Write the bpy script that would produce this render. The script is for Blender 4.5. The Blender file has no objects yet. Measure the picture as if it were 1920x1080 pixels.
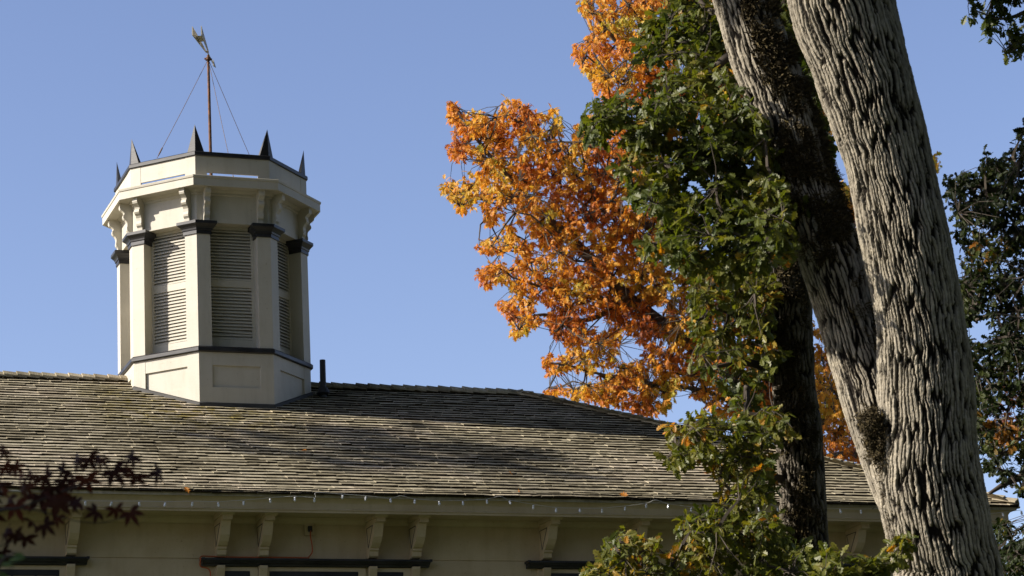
import bpy, bmesh, math, random
import numpy as np

sc = bpy.context.scene
COL = sc.collection
rad = math.radians

# ---------------------------------------------------------------- camera, sky, sun, exposure
F_PX = 4551.49                      # focal length in pixels of a 1920 wide frame
YAW, PITCH, ROLL = rad(21.18), rad(15.79), rad(-3.13)
CAM = np.array([-8.48, -34.33, 1.6])
_fw = np.array([math.sin(YAW)*math.cos(PITCH), math.cos(YAW)*math.cos(PITCH), math.sin(PITCH)])
_r0 = np.array([math.cos(YAW), -math.sin(YAW), 0.0]); _u0 = np.cross(_r0, _fw)
_r = math.cos(ROLL)*_r0 + math.sin(ROLL)*_u0
_u = -math.sin(ROLL)*_r0 + math.cos(ROLL)*_u0

cd = bpy.data.cameras.new('camera'); cam = bpy.data.objects.new('camera', cd); COL.objects.link(cam)
import mathutils
M4 = mathutils.Matrix(((_r[0], _u[0], -_fw[0], CAM[0]), (_r[1], _u[1], -_fw[1], CAM[1]), (_r[2], _u[2], -_fw[2], CAM[2]), (0, 0, 0, 1)))
cam.matrix_world = M4
cd.sensor_width = 36.0; cd.lens = F_PX/1920*36.0
cd.clip_start = 0.2; cd.clip_end = 3000
cd.dof.use_dof = True; cd.dof.focus_distance = 33.0; cd.dof.aperture_fstop = 5.6
sc.camera = cam

SUN_EL, SUN_AZ = rad(28.5), rad(8.5)          # azimuth: behind the line of -X, towards +Y
to_sun = np.array([-math.cos(SUN_AZ)*math.cos(SUN_EL), math.sin(SUN_AZ)*math.cos(SUN_EL), math.sin(SUN_EL)])
sd = bpy.data.lights.new('sun', 'SUN'); sun = bpy.data.objects.new('sun', sd); COL.objects.link(sun)
sd.energy = 5.0; sd.angle = rad(0.53); sd.color = (1.0, 0.92, 0.80)
sun.rotation_mode = 'QUATERNION'
sun.rotation_quaternion = mathutils.Vector(to_sun).to_track_quat('Z', 'Y')
w = bpy.data.worlds.new('World'); sc.world = w; w.use_nodes = True
nt = w.node_tree; nt.nodes.clear()
sky = nt.nodes.new('ShaderNodeTexSky'); sky.sky_type = 'NISHITA'; sky.sun_disc = False
sky.sun_elevation = SUN_EL; sky.sun_rotation = math.atan2(to_sun[0], to_sun[1])
sky.altitude = 0; sky.air_density = 1.0; sky.dust_density = 0.6; sky.ozone_density = 2.2
bg = nt.nodes.new('ShaderNodeBackground'); bg.inputs['Strength'].default_value = 0.10
wo = nt.nodes.new('ShaderNodeOutputWorld')
tn = nt.nodes.new('ShaderNodeMix'); tn.data_type = 'RGBA'; tn.blend_type = 'MULTIPLY'; tn.inputs[0].default_value = 1; tn.inputs[7].default_value = (1.10, .97, 1.06, 1)
nt.links.new(sky.outputs[0], tn.inputs[6]); nt.links.new(tn.outputs[2], bg.inputs[0]); nt.links.new(bg.outputs[0], wo.inputs[0])
vs = sc.view_settings; vs.view_transform = 'Standard'; vs.look = 'None'; vs.gamma = 1.0; vs.exposure = 0.81
sc.render.engine = 'CYCLES'
cy = sc.cycles
cy.use_denoising = True; cy.max_bounces = 8; cy.transparent_max_bounces = 8
cy.use_adaptive_sampling = True; cy.adaptive_threshold = 0.01

def ray(x, y): return (x-960)/F_PX*_r-(y-540)/F_PX*_u+_fw
def P(x, y, d): return CAM+ray(x, y)*d            # a point d metres in front of the lens
def Pm(xy, d):                                    # many at once
    xy = np.asarray(xy, float); d = np.broadcast_to(np.asarray(d, float), (len(xy),))
    return CAM+((xy[:, :1]-960)/F_PX*_r-(xy[:, 1:2]-540)/F_PX*_u+_fw)*d[:, None]
def on_y(x, y, Y):
    d = ray(x, y); return CAM+d*((Y-CAM[1])/d[1])

# ---------------------------------------------------------------- mesh helpers
class MB:
    def __init__(s): s.v = []; s.l = []; s.n = []; s.t = []; s.c = 0
    def add(s, verts, faces, tint=0.5):
        verts = np.asarray(verts, float).reshape(-1, 3)
        if isinstance(faces, np.ndarray):
            s.l.append(faces.ravel()+s.c); s.n.append(np.full(len(faces), faces.shape[1], np.int32))
        else:
            s.l.append(np.array([i for f in faces for i in f], np.int32)+s.c); s.n.append(np.array([len(f) for f in faces], np.int32))
        s.v.append(verts); s.t.append(np.broadcast_to(np.asarray(tint, float), (len(verts),))); s.c += len(verts)
        return s
    def box(s, x0, x1, y0, y1, z0, z1):
        return s.add([(x0,y0,z0),(x1,y0,z0),(x1,y1,z0),(x0,y1,z0),(x0,y0,z1),(x1,y0,z1),(x1,y1,z1),(x0,y1,z1)],
            [(3,2,1,0),(4,5,6,7),(0,1,5,4),(1,2,6,5),(2,3,7,6),(3,0,4,7)])
    def loft(s, rings, cap=True, closed=True):
        n = len(rings[0]); k = len(rings); V = np.concatenate([np.asarray(r, float) for r in rings]); Fc = []
        for i in range(k-1):
            for j in range(n if closed else n-1):
                a, b = i*n+j, i*n+(j+1) % n; Fc.append((a, b, b+n, a+n))
        if cap: Fc.append(tuple(range(n))[::-1]); Fc.append(tuple(range((k-1)*n, k*n)))
        return s.add(V, Fc)
    def prism(s, poly3, vec):
        p = np.asarray(poly3, float); return s.loft([p, p+np.asarray(vec, float)])
    def lathe(s, prof, n=8, off=math.pi/8, c=(0, 0)):
        a = off+np.arange(n)*2*math.pi/n; k = len(prof); V = []
        for r, z in prof: V += [(c[0]+r*math.cos(t), c[1]+r*math.sin(t), z) for t in a]
        Fc = []
        for i in range(k):
            i2 = (i+1) % k
            for j in range(n):
                j2 = (j+1) % n; Fc.append((i*n+j, i*n+j2, i2*n+j2, i2*n+j))
        return s.add(V, Fc)
    def tube(s, pts, rr, n=8):
        pts = np.asarray(pts, float); rr = np.broadcast_to(np.asarray(rr, float), (len(pts),)); N = frames(pts); a = np.arange(n)*2*math.pi/n
        rings = [pts[i]+rr[i]*(np.cos(a)[:, None]*N[0][i]+np.sin(a)[:, None]*N[1][i]) for i in range(len(pts))]
        return s.loft(rings)
    def arrays(s): return np.concatenate(s.v), np.concatenate(s.l), np.concatenate(s.n), np.concatenate(s.t)

def frames(pts):
    t = np.gradient(pts, axis=0); t /= np.linalg.norm(t, axis=1)[:, None]+1e-12
    ref = np.array([0.0, 0, 1]) if abs(t[0][2]) < .8 else np.array([1.0, 0, 0])
    A = []; B = []; a = np.cross(t[0], ref); a /= np.linalg.norm(a)
    for i in range(len(pts)):
        a = a-t[i]*(a@t[i]); a /= np.linalg.norm(a)+1e-12
        A.append(a); B.append(np.cross(t[i], a))
    return np.array(A), np.array(B)

def spline(pts, n):                                # Catmull-Rom through rows of any width
    p = np.asarray(pts, float); p = np.vstack([2*p[0]-p[1], p, 2*p[-1]-p[-2]]); out = []
    k = len(p)-3; ts = np.linspace(0, k, n)
    for t in ts:
        i = min(int(t), k-1); u = t-i; a, b, c, d = p[i:i+4]
        out.append(.5*((2*b)+(c-a)*u+(2*a-5*b+4*c-d)*u*u+(3*b-a-3*c+d)*u**3))
    return np.array(out)

def link(name, mb, mat, parent=None, smooth=False, fix=True, label=None, tint=False):
    V, L, N, T = mb.arrays()
    me = bpy.data.meshes.new(name); me.vertices.add(len(V)); me.loops.add(len(L)); me.polygons.add(len(N))
    if parent is not None: V = V-np.array(parent_off(parent))
    me.vertices.foreach_set('co', V.astype(np.float32).ravel()); me.loops.foreach_set('vertex_index', L.astype(np.int32))
    me.polygons.foreach_set('loop_start', np.concatenate([[0], np.cumsum(N)[:-1]]).astype(np.int32))
    me.update(calc_edges=True)
    if fix:
        b = bmesh.new(); b.from_mesh(me); bmesh.ops.recalc_face_normals(b, faces=b.faces); b.to_mesh(me); b.free()
    if tint:
        at = me.attributes.new('tint', 'FLOAT', 'POINT'); at.data.foreach_set('value', T.astype(np.float32))
    me.polygons.foreach_set('use_smooth', np.full(len(N), bool(smooth)))
    me.materials.append(mat); me.update()
    o = bpy.data.objects.new(name, me); COL.objects.link(o)
    if parent is not None: o.parent = parent
    if label: o['label'] = label
    return o
OFF = {}
def parent_off(o):
    t = np.zeros(3)
    while o is not None: t += np.array(o.location); o = o.parent
    return t
def thing(name, label, cat, loc=(0, 0, 0), group=None, kind=None, parent=None):
    o = bpy.data.objects.new(name, None); COL.objects.link(o); o.location = loc; o.empty_display_size = .2
    if label: o['label'] = label
    if cat: o['category'] = cat
    if group: o['group'] = group
    if parent is not None: o.parent = parent
    return o

# ---------------------------------------------------------------- numpy noise
def hash2(i, j, k=0):
    h = (i.astype(np.int64)*374761393+j.astype(np.int64)*668265263+k*2147483647) & 0xffffffff
    h = ((h ^ (h >> 13))*1274126177) & 0xffffffff
    return ((h ^ (h >> 16)) & 0xffffff)/float(0xffffff)
def vnoise(x, y, k=0, px=0):
    i = np.floor(x); j = np.floor(y); fx = x-i; fy = y-j; fx = fx*fx*(3-2*fx); fy = fy*fy*(3-2*fy)
    w_ = (lambda a: np.mod(a, px)) if px else (lambda a: a)
    a = hash2(w_(i), j, k); b = hash2(w_(i+1), j, k); c = hash2(w_(i), j+1, k); d = hash2(w_(i+1), j+1, k)
    return (a*(1-fx)+b*fx)*(1-fy)+(c*(1-fx)+d*fx)*fy
def cells(x, y, px, k=0):
    """F2-F1 and cell id of a jittered grid that repeats after px columns"""
    i = np.floor(x); j = np.floor(y); f1 = np.full(x.shape, 9.); f2 = np.full(x.shape, 9.); idc = np.zeros(x.shape)
    for di in (-1, 0, 1):
        for dj in (-1, 0, 1):
            ci = i+di; cm = np.mod(ci, px); cj = np.floor(y+hash2(cm, cm*0, k+7)*7)+dj-hash2(cm, cm*0, k+7)*0
            oy = hash2(cm, cm*0, k+7)*7; hx = hash2(cm, cj, k+1)*.7+.15; hy = hash2(cm, cj, k+2)-oy
            d = np.sqrt((ci+hx-x)**2+(cj+hy-y)**2); m = d < f1
            f2 = np.where(m, f1, np.minimum(f2, d)); idc = np.where(m, hash2(cm, cj, k+3), idc); f1 = np.where(m, d, f1)
    return f2-f1, idc

# ---------------------------------------------------------------- materials
def mat(name):
    m = bpy.data.materials.new(name); m.use_nodes = True; t = m.node_tree
    return m, t, t.nodes['Principled BSDF']
def N_(t, kind, **kw):
    n = t.nodes.new(kind)
    for k, v in kw.items():
        if k in n.inputs: n.inputs[k].default_value = v
        else: setattr(n, k, v)
    return n
def ramp(t, stops):
    r = t.nodes.new('ShaderNodeValToRGB'); e = r.color_ramp.elements
    while len(e) < len(stops): e.new(.5)
    for q, (p, c) in zip(e, stops): q.position = p; q.color = (*c, 1)
    return r
def noise(t, scale, detail=4, rough=.55, vec=None):
    n = N_(t, 'ShaderNodeTexNoise', Scale=scale, Detail=detail, Roughness=rough)
    tc = t.nodes.new('ShaderNodeTexCoord'); src = tc.outputs['Object']
    if vec is not None:
        mp = t.nodes.new('ShaderNodeMapping'); mp.inputs['Scale'].default_value = vec; t.links.new(src, mp.inputs['Vector']); src = mp.outputs[0]
    t.links.new(src, n.inputs['Vector']); return n
def bump(t, b, h, strength, dist):
    n = N_(t, 'ShaderNodeBump', Strength=strength, Distance=dist); t.links.new(h, n.inputs['Height']); t.links.new(n.outputs[0], b.inputs['Normal'])

def painted(name, c, c2, rough, bs=.25, stretch=(6, 6, 40)):
    m, t, b = mat(name)
    n = noise(t, 2.2, 6, .65); r = ramp(t, [(.35, c2), (.6, c)]); t.links.new(n.outputs['Fac'], r.inputs[0])
    ns = noise(t, 1.0, 6, .7, (7, 7, .9)); rs = ramp(t, [(.30, (.91, .90, .88)), (.50, (1, 1, 1))]); t.links.new(ns.outputs['Fac'], rs.inputs[0])      # rain streaks
    nf = noise(t, 34, 3, .6); rf = ramp(t, [(.27, (.70, .66, .60)), (.34, (1, 1, 1))]); t.links.new(nf.outputs['Fac'], rf.inputs[0])                   # chips
    m1 = N_(t, 'ShaderNodeMix', data_type='RGBA', blend_type='MULTIPLY'); m1.inputs[0].default_value = 1; t.links.new(r.outputs[0], m1.inputs[6]); t.links.new(rs.outputs[0], m1.inputs[7])
    m2 = N_(t, 'ShaderNodeMix', data_type='RGBA', blend_type='MULTIPLY'); m2.inputs[0].default_value = 1; t.links.new(m1.outputs[2], m2.inputs[6]); t.links.new(rf.outputs[0], m2.inputs[7])
    t.links.new(m2.outputs[2], b.inputs['Base Color'])
    b.inputs['Roughness'].default_value = rough
    g = noise(t, 1.0, 5, .6, stretch); bump(t, b, g.outputs['Fac'], bs, .004)
    return m
CREAM = painted('cream_paint', (.495, .464, .388), (.46, .43, .35), .55)
WALLP = painted('wall_paint', (.53, .425, .262), (.47, .365, .215), .7)
BLACK = painted('black_paint', (.008, .008, .010), (.028, .028, .031), .46, .35)
LEAD = painted('flashing_metal', (.035, .034, .032), (.06, .057, .052), .7)

m, t, b = mat('shingle_wood'); SHAKE = m
g = t.nodes.new('ShaderNodeNewGeometry')
r1 = ramp(t, [(0, (.23, .205, .155)), (.25, (.36, .325, .25)), (.75, (.43, .39, .305)), (1, (.50, .455, .365))]); t.links.new(g.outputs['Random Per Island'], r1.inputs[0])
n1 = noise(t, 1.0, 5, .6, (.7, .7, .7)); r2 = ramp(t, [(.34, (.52, .50, .43)), (.5, (.88, .86, .77)), (.64, (1.08, 1.02, .97))]); t.links.new(n1.outputs['Fac'], r2.inputs[0])
mx = N_(t, 'ShaderNodeMix', data_type='RGBA', blend_type='MULTIPLY'); mx.inputs[0].default_value = 1
t.links.new(r1.outputs[0], mx.inputs[6]); t.links.new(r2.outputs[0], mx.inputs[7])
n2 = noise(t, 4.0, 6, .7, (3, 1, 1)); r3 = ramp(t, [(.3, (.7, .7, .7)), (.7, (1.2, 1.2, 1.2))]); t.links.new(n2.outputs['Fac'], r3.inputs[0])
mx2 = N_(t, 'ShaderNodeMix', data_type='RGBA', blend_type='MULTIPLY'); mx2.inputs[0].default_value = 1
t.links.new(mx.outputs[2], mx2.inputs[6]); t.links.new(r3.outputs[0], mx2.inputs[7])
# moss patch below and left of the cupola, a stain with a place of its own
tc = t.nodes.new('ShaderNodeTexCoord'); mp = t.nodes.new('ShaderNodeMapping'); mp.inputs['Location'].default_value = (.75, 1.45, -9.55); mp.inputs['Scale'].default_value = (1, 1, 1)
t.links.new(tc.outputs['Object'], mp.inputs[0])
ln = N_(t, 'ShaderNodeVectorMath', operation='LENGTH'); t.links.new(mp.outputs[0], ln.inputs[0])
rr = ramp(t, [(.25, (1, 1, 1)), (1.0, (0, 0, 0))])
dv = N_(t, 'ShaderNodeMath', operation='DIVIDE'); dv.inputs[1].default_value = 2.1; t.links.new(ln.outputs['Value'], dv.inputs[0]); t.links.new(dv.outputs[0], rr.inputs[0])
n3 = noise(t, 5.0, 6, .75, (1, 1, 1)); r4 = ramp(t, [(.47, (0, 0, 0)), (.58, (.85, .85, .85))]); t.links.new(n3.outputs['Fac'], r4.inputs[0])
mm = N_(t, 'ShaderNodeMath', operation='MULTIPLY'); t.links.new(rr.outputs[0], mm.inputs[0]); t.links.new(r4.outputs[0], mm.inputs[1])
mx3 = N_(t, 'ShaderNodeMix', data_type='RGBA'); t.links.new(mm.outputs[0], mx3.inputs[0]); t.links.new(mx2.outputs[2], mx3.inputs[6]); mx3.inputs[7].default_value = (.21, .165, .03, 1)
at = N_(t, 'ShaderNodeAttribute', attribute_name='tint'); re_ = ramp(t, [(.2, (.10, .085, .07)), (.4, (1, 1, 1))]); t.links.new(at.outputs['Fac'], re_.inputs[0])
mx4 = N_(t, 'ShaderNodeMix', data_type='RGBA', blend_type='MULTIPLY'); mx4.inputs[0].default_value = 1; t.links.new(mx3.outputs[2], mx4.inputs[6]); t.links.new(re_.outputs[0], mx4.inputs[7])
t.links.new(mx4.outputs[2], b.inputs['Base Color']); b.inputs['Roughness'].default_value = .95; b.inputs['Specular IOR Level'].default_value = .03
gr = noise(t, 1.0, 4, .6, (60, 6, 6)); bump(t, b, gr.outputs['Fac'], .5, .006)

def bark(name, dark, mid, light, crack_from=.0):
    m, t, b = mat(name)
    at = N_(t, 'ShaderNodeAttribute', attribute_name='tint')
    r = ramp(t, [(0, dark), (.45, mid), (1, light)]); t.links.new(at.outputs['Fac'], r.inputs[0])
    n = noise(t, 14, 6, .7); r2 = ramp(t, [(.3, (.68, .68, .70)), (.7, (1.18, 1.16, 1.12))]); t.links.new(n.outputs['Fac'], r2.inputs[0])
    mx = N_(t, 'ShaderNodeMix', data_type='RGBA', blend_type='MULTIPLY'); mx.inputs[0].default_value = 1
    t.links.new(r.outputs[0], mx.inputs[6]); t.links.new(r2.outputs[0], mx.inputs[7]); t.links.new(mx.outputs[2], b.inputs['Base Color'])
    b.inputs['Roughness'].default_value = .95; b.inputs['Specular IOR Level'].default_value = .08
    n2 = noise(t, 55, 5, .7); bump(t, b, n2.outputs['Fac'], .8, .012)
    return m
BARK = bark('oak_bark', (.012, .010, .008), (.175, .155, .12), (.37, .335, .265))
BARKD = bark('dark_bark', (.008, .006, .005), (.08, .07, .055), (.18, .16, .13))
m, t, b = mat('twig_bark'); b.inputs['Base Color'].default_value = (.055, .043, .032, 1); b.inputs['Roughness'].default_value = .9; TWIG = m
m, t, b = mat('grey_limb_bark'); n = noise(t, 9, 5); r = ramp(t, [(.35, (.05, .04, .03)), (.65, (.16, .14, .115))]); t.links.new(n.outputs['Fac'], r.inputs[0]); t.links.new(r.outputs[0], b.inputs['Base Color']); b.inputs['Roughness'].default_value = .9; LIMB = m

def leafmat(name, stops, rough, trans, tsat, spec=.5):
    m, t, b = mat(name)
    at = N_(t, 'ShaderNodeAttribute', attribute_name='tint'); r = ramp(t, stops); t.links.new(at.outputs['Fac'], r.inputs[0])
    t.links.new(r.outputs[0], b.inputs['Base Color']); b.inputs['Roughness'].default_value = rough; b.inputs['Specular IOR Level'].default_value = spec
    tr = t.nodes.new('ShaderNodeBsdfTranslucent'); mg = N_(t, 'ShaderNodeMix', data_type='RGBA', blend_type='MULTIPLY'); mg.inputs[0].default_value = 1
    t.links.new(r.outputs[0], mg.inputs[6]); mg.inputs[7].default_value = (*tsat, 1); t.links.new(mg.outputs[2], tr.inputs[0])
    ms = t.nodes.new('ShaderNodeMixShader'); ms.inputs[0].default_value = trans
    t.links.new(b.outputs[0], ms.inputs[1]); t.links.new(tr.outputs[0], ms.inputs[2]); t.links.new(ms.outputs[0], t.nodes['Material Output'].inputs[0])
    return m
ORANGE = leafmat('orange_leaf', [(0, (.16, .045, .018)), (.22, (.42, .12, .025)), (.48, (.60, .245, .036)), (.72, (.66, .36, .05)), (.9, (.62, .42, .06)), (1, (.38, .34, .045))], .5, .46, (1.25, 1.1, .6), .3)
GREEN = leafmat('green_leaf', [(0, (.026, .040, .009)), (.35, (.056, .075, .013)), (.65, (.105, .113, .018)), (.82, (.165, .145, .025)), (.93, (.33, .18, .02)), (1, (.45, .18, .016))], .46, .36, (1.9, 1.9, .6), .32)
DARKG = leafmat('dark_leaf', [(0, (.007, .012, .003)), (.5, (.016, .025, .006)), (.8, (.055, .066, .012)), (1, (.22, .085, .012))], .5, .25, (1.6, 1.6, .6), .18)
MAPLE = leafmat('maple_leaf', [(0, (.020, .010, .008)), (.6, (.048, .019, .012)), (1, (.12, .038, .018))], .6, .3, (1.6, .8, .6), .1)
BRIGHT = leafmat('bright_leaf', [(0, (.05, .09, .02)), (1, (.13, .19, .05))], .4, .3, (1.3, 1.4, .6))
m, t, b = mat('moss'); MOSS = m
at = N_(t, 'ShaderNodeAttribute', attribute_name='tint'); r = ramp(t, [(0, (.022, .016, .007)), (.5, (.058, .042, .014)), (1, (.125, .095, .022))]); t.links.new(at.outputs['Fac'], r.inputs[0]); t.links.new(r.outputs[0], b.inputs['Base Color']); b.inputs['Roughness'].default_value = 1
m, t, b = mat('rust'); RUST = m
n = noise(t, 12, 6, .7); r = ramp(t, [(.35, (.05, .025, .015)), (.65, (.20, .085, .04))]); t.links.new(n.outputs['Fac'], r.inputs[0]); t.links.new(r.outputs[0], b.inputs['Base Color']); b.inputs['Roughness'].default_value = .8
m, t, b = mat('wire_metal'); b.inputs['Base Color'].default_value = (.16, .11, .09, 1); b.inputs['Roughness'].default_value = .6; WIRE = m
m, t, b = mat('bulb_glass'); b.inputs['Base Color'].default_value = (.75, .76, .78, 1); b.inputs['Roughness'].default_value = .12; BULB = m
m, t, b = mat('light_wire'); b.inputs['Base Color'].default_value = (.55, .54, .5, 1); b.inputs['Roughness'].default_value = .5; LWIRE = m
m, t, b = mat('orange_rubber'); b.inputs['Base Color'].default_value = (.45, .09, .02, 1); b.inputs['Roughness'].default_value = .5; CORD = m
m, t, b = mat('pane_glass'); b.inputs['Base Color'].default_value = (.008, .009, .011, 1); b.inputs['Roughness'].default_value = .06; GLASS = m
m, t, b = mat('pipe_iron'); b.inputs['Base Color'].default_value = (.02, .02, .022, 1); b.inputs['Roughness'].default_value = .6; PIPE = m
m, t, b = mat('grass'); GRASS = m
n = noise(t, .6, 8, .7); r = ramp(t, [(.3, (.025, .04, .012)), (.7, (.055, .075, .02))]); t.links.new(n.outputs['Fac'], r.inputs[0]); t.links.new(r.outputs[0], b.inputs['Base Color']); b.inputs['Roughness'].default_value = .95
n2 = noise(t, 30, 4); bump(t, b, n2.outputs['Fac'], .6, .05)

# ---------------------------------------------------------------- ground
gb = MB(); gb.add([(-900, -900, 0), (900, -900, 0), (900, 900, 0), (-900, 900, 0)], [(0, 1, 2, 3)])
go = link('ground', gb, GRASS); go['kind'] = 'structure'

# ---------------------------------------------------------------- house
rng = np.random.default_rng(7)
EY, EZ, RZ, XE, XR = 5.33, 7.562, 10.265, 10.17, 4.84
TH = math.atan2(RZ-EZ, EY)
house = thing('house', 'cream two storey house with hipped wood shingle roof, bracketed eaves and black window hoods', 'house')
WY = -4.58
wb = MB(); wb.box(-9.42, 9.42, WY, 4.58, 0, 6.86); wb.box(-9.435, 9.435, WY-.015, 4.595, 6.86, 7.15); wb.box(-9.43, 9.43, WY-.008, 4.59, 7.15, 7.40)
wall = link('wall', wb, WALLP, house)
sb = MB()                                                         # lapped clapboards on the front
z = 6.845
while z > .4:
    for x0, x1 in ((-9.40, -4.9), (-4.9, -1.0), (-1.0, 3.1), (3.1, 9.40)):
        sb.prism([(x0+.002, WY-.022, z-.25), (x0+.002, WY-.004, z-.25), (x0+.002, WY-.002, z), (x0+.002, WY-.010, z)], (x1-x0-.004, 0, 0))
    z -= .243
link('clapboards', sb, WALLP, house)

# soffit and crown moulding with gutter lip
def ring_prof(prof):                                              # profile (out, z) swept round the rectangular eave
    rings = []
    for o, z in prof:
        a, c = 9.42+o, 4.58+o
        rings.append([(-a, -c, z), (a, -c, z), (a, c, z), (-a, c, z)])
    b_ = MB(); b_.loft(rings+[rings[0]], cap=False); return b_
link('soffit', ring_prof([(-.1, 7.385), (.63, 7.385), (.63, 7.425), (-.1, 7.425)]), WALLP, house)
link('eave_cornice', ring_prof([(.62, 7.335), (.655, 7.335), (.655, 7.36), (.67, 7.365), (.67, 7.375), (.66, 7.385), (.66, 7.455), (.665, 7.465), (.675, 7.48), (.70, 7.51), (.715, 7.535), (.72, 7.555), (.62, 7.555)]), WALLP, house)
bm_ = ring_prof([(.022, 7.30), (.05, 7.315), (.075, 7.35), (.08, 7.384), (.018, 7.384)]); link('bed_moulding', bm_, WALLP, house)

# roof of split shakes, one island each
roofp = MB()
for q in ([(-XE, -EY, EZ), (XE, -EY, EZ), (XR, 0, RZ), (-XR, 0, RZ)], [(XE, EY, EZ), (-XE, EY, EZ), (-XR, 0, RZ), (XR, 0, RZ)],
          [(XE, -EY, EZ), (XE, EY, EZ), (XR, 0, RZ)], [(-XE, EY, EZ), (-XE, -EY, EZ), (-XR, 0, RZ)]):
    p = np.array(q, float); roofp.loft([p-[0, 0, .05], p-[0, 0, .006]])
def shakes(mb, c, a, up, half, dense=True):
    """c eave midpoint, a unit along the eave, up unit up the slope, half(s) half width at slope distance s"""
    n = np.cross(a, up); n = n if n[2] > 0 else -n
    L = EY/math.cos(TH); e = .150; V = []; Fc = []; V2 = []; F2 = []
    rows = [(-.035, .022), (-.028, .038), (.045, .046)]+[(i*e, .046) for i in range(1, int(L/e)+1)]
    for ri, (s0, tb) in enumerate(rows):
        x = -half(max(s0, 0))-.03-rng.uniform(0, .15); end = half(max(s0, 0))+.03; row_j = rng.normal(0, .006); wav = rng.uniform(0, 6)
        while x < end:
            wd = rng.choice([.12, .16, .20, .26, .32])*rng.uniform(.85, 1.15)
            x0, x1 = max(x, -half(max(s0, 0))-.02), min(x+wd-rng.uniform(.002, .006), end); x += wd
            if x1-x0 < .03: continue
            sb_ = s0+row_j+rng.normal(0, .005)+.012*math.sin(x*.9+wav); ln_ = .36; tl = rng.normal(0, .005); th = tb+rng.normal(0, .0022)+(.007 if rng.random() < .03 else 0)
            cv = rng.normal(0, .0018)
            if s0 > L-.5: ln_ = min(ln_, L-sb_+.02)
            if ln_ < .05: continue
            kx = 0
            for (xx, sg) in ((x0, -1), (x1, 1)):
                V += [c+a*xx+up*(sb_+sg*tl)+n*(th+sg*cv), c+a*xx+up*(sb_+sg*tl)+n*(th+sg*cv-.026), c+a*(xx)+up*(sb_+ln_)+n*.002, c+a*xx+up*(sb_+ln_)+n*(-.004)]
            i = len(V)-8
            Fc += [(i, i+4, i+6, i+2), (i+1, i+3, i+7, i+5), (i, i+2, i+3, i+1), (i+4, i+5, i+7, i+6)]
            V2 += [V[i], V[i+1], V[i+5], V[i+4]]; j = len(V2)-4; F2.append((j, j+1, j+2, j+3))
    mb.add(V, Fc); mb.add(V2, F2, 0.0)          # butt ends painted dark: end grain plus the shade under each course
ct, st = math.cos(TH), math.sin(TH)
shakes(roofp, np.array([0, -EY, EZ]), np.array([1., 0, 0]), np.array([0, ct, st]), lambda s: XE-s*ct)
shakes(roofp, np.array([0, EY, EZ]), np.array([-1., 0, 0]), np.array([0, -ct, st]), lambda s: XE-s*ct)
shakes(roofp, np.array([XE, 0, EZ]), np.array([0, 1., 0]), np.array([-ct, 0, st]), lambda s: EY-s*ct)
shakes(roofp, np.array([-XE, 0, EZ]), np.array([0, -1., 0]), np.array([ct, 0, st]), lambda s: EY-s*ct)
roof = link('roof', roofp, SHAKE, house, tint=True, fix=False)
def caps(A, B, s1, s2, name):
    """overlapping cap shingles from low end A to high end B; s1, s2 unit vectors down each side"""
    A, B = np.array(A, float), np.array(B, float); d = B-A; L = np.linalg.norm(d); d /= L; mb = MB(); s = 0; s1 = np.array(s1, float); s2 = np.array(s2, float)
    up = -(s1+s2); up /= np.linalg.norm(up)
    while s < L:
        w_ = .13+rng.normal(0, .006); p0 = A+d*(s+rng.normal(0, .006)); p1 = A+d*min(s+.33, L+.05); h0, h1 = .105+rng.normal(0, .004), .072
        r_ = []
        for p, h in ((p0, h0), (p1, h1)):
            r_.append([p+s1*w_+up*h, p+up*(h+.012), p+s2*w_+up*h, p+s2*w_+up*(h-.022), p+up*(h-.014), p+s1*w_+up*(h-.022)])
        mb.loft(r_); s += .19
    link(name, mb, SHAKE, roof, tint=True)
caps((-XR, 0, RZ), (XR, 0, RZ), (0, -ct, -st), (0, ct, -st), 'ridge_cap')
for sx in (1, -1):
    for sy in (-1, 1):
        A = np.array([sx*XE, sy*EY, EZ]); B = np.array([sx*XR, 0, RZ]); d = (B-A)/np.linalg.norm(B-A)
        q1 = np.array([-sx*1., 0, 0]); q1 = q1-d*(q1@d); q1 /= np.linalg.norm(q1)      # lies in the long slope
        q2 = np.array([0, -sy*1., 0]); q2 = q2-d*(q2@d); q2 /= np.linalg.norm(q2)
        caps(A, B, q1, q2, 'hip_cap')
pb = MB(); pb.tube([(1.5, -.6, 9.9), (1.5, -.6, 10.3), (1.503, -.6, 10.56)], [.045, .045, .043], 14); pb.lathe([(.10, 10.05), (.06, 10.14), (.05, 10.14), (.05, 10.02)], 14, 0, (1.5, -.6))
link('vent_pipe', pb, PIPE, roof)

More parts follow.
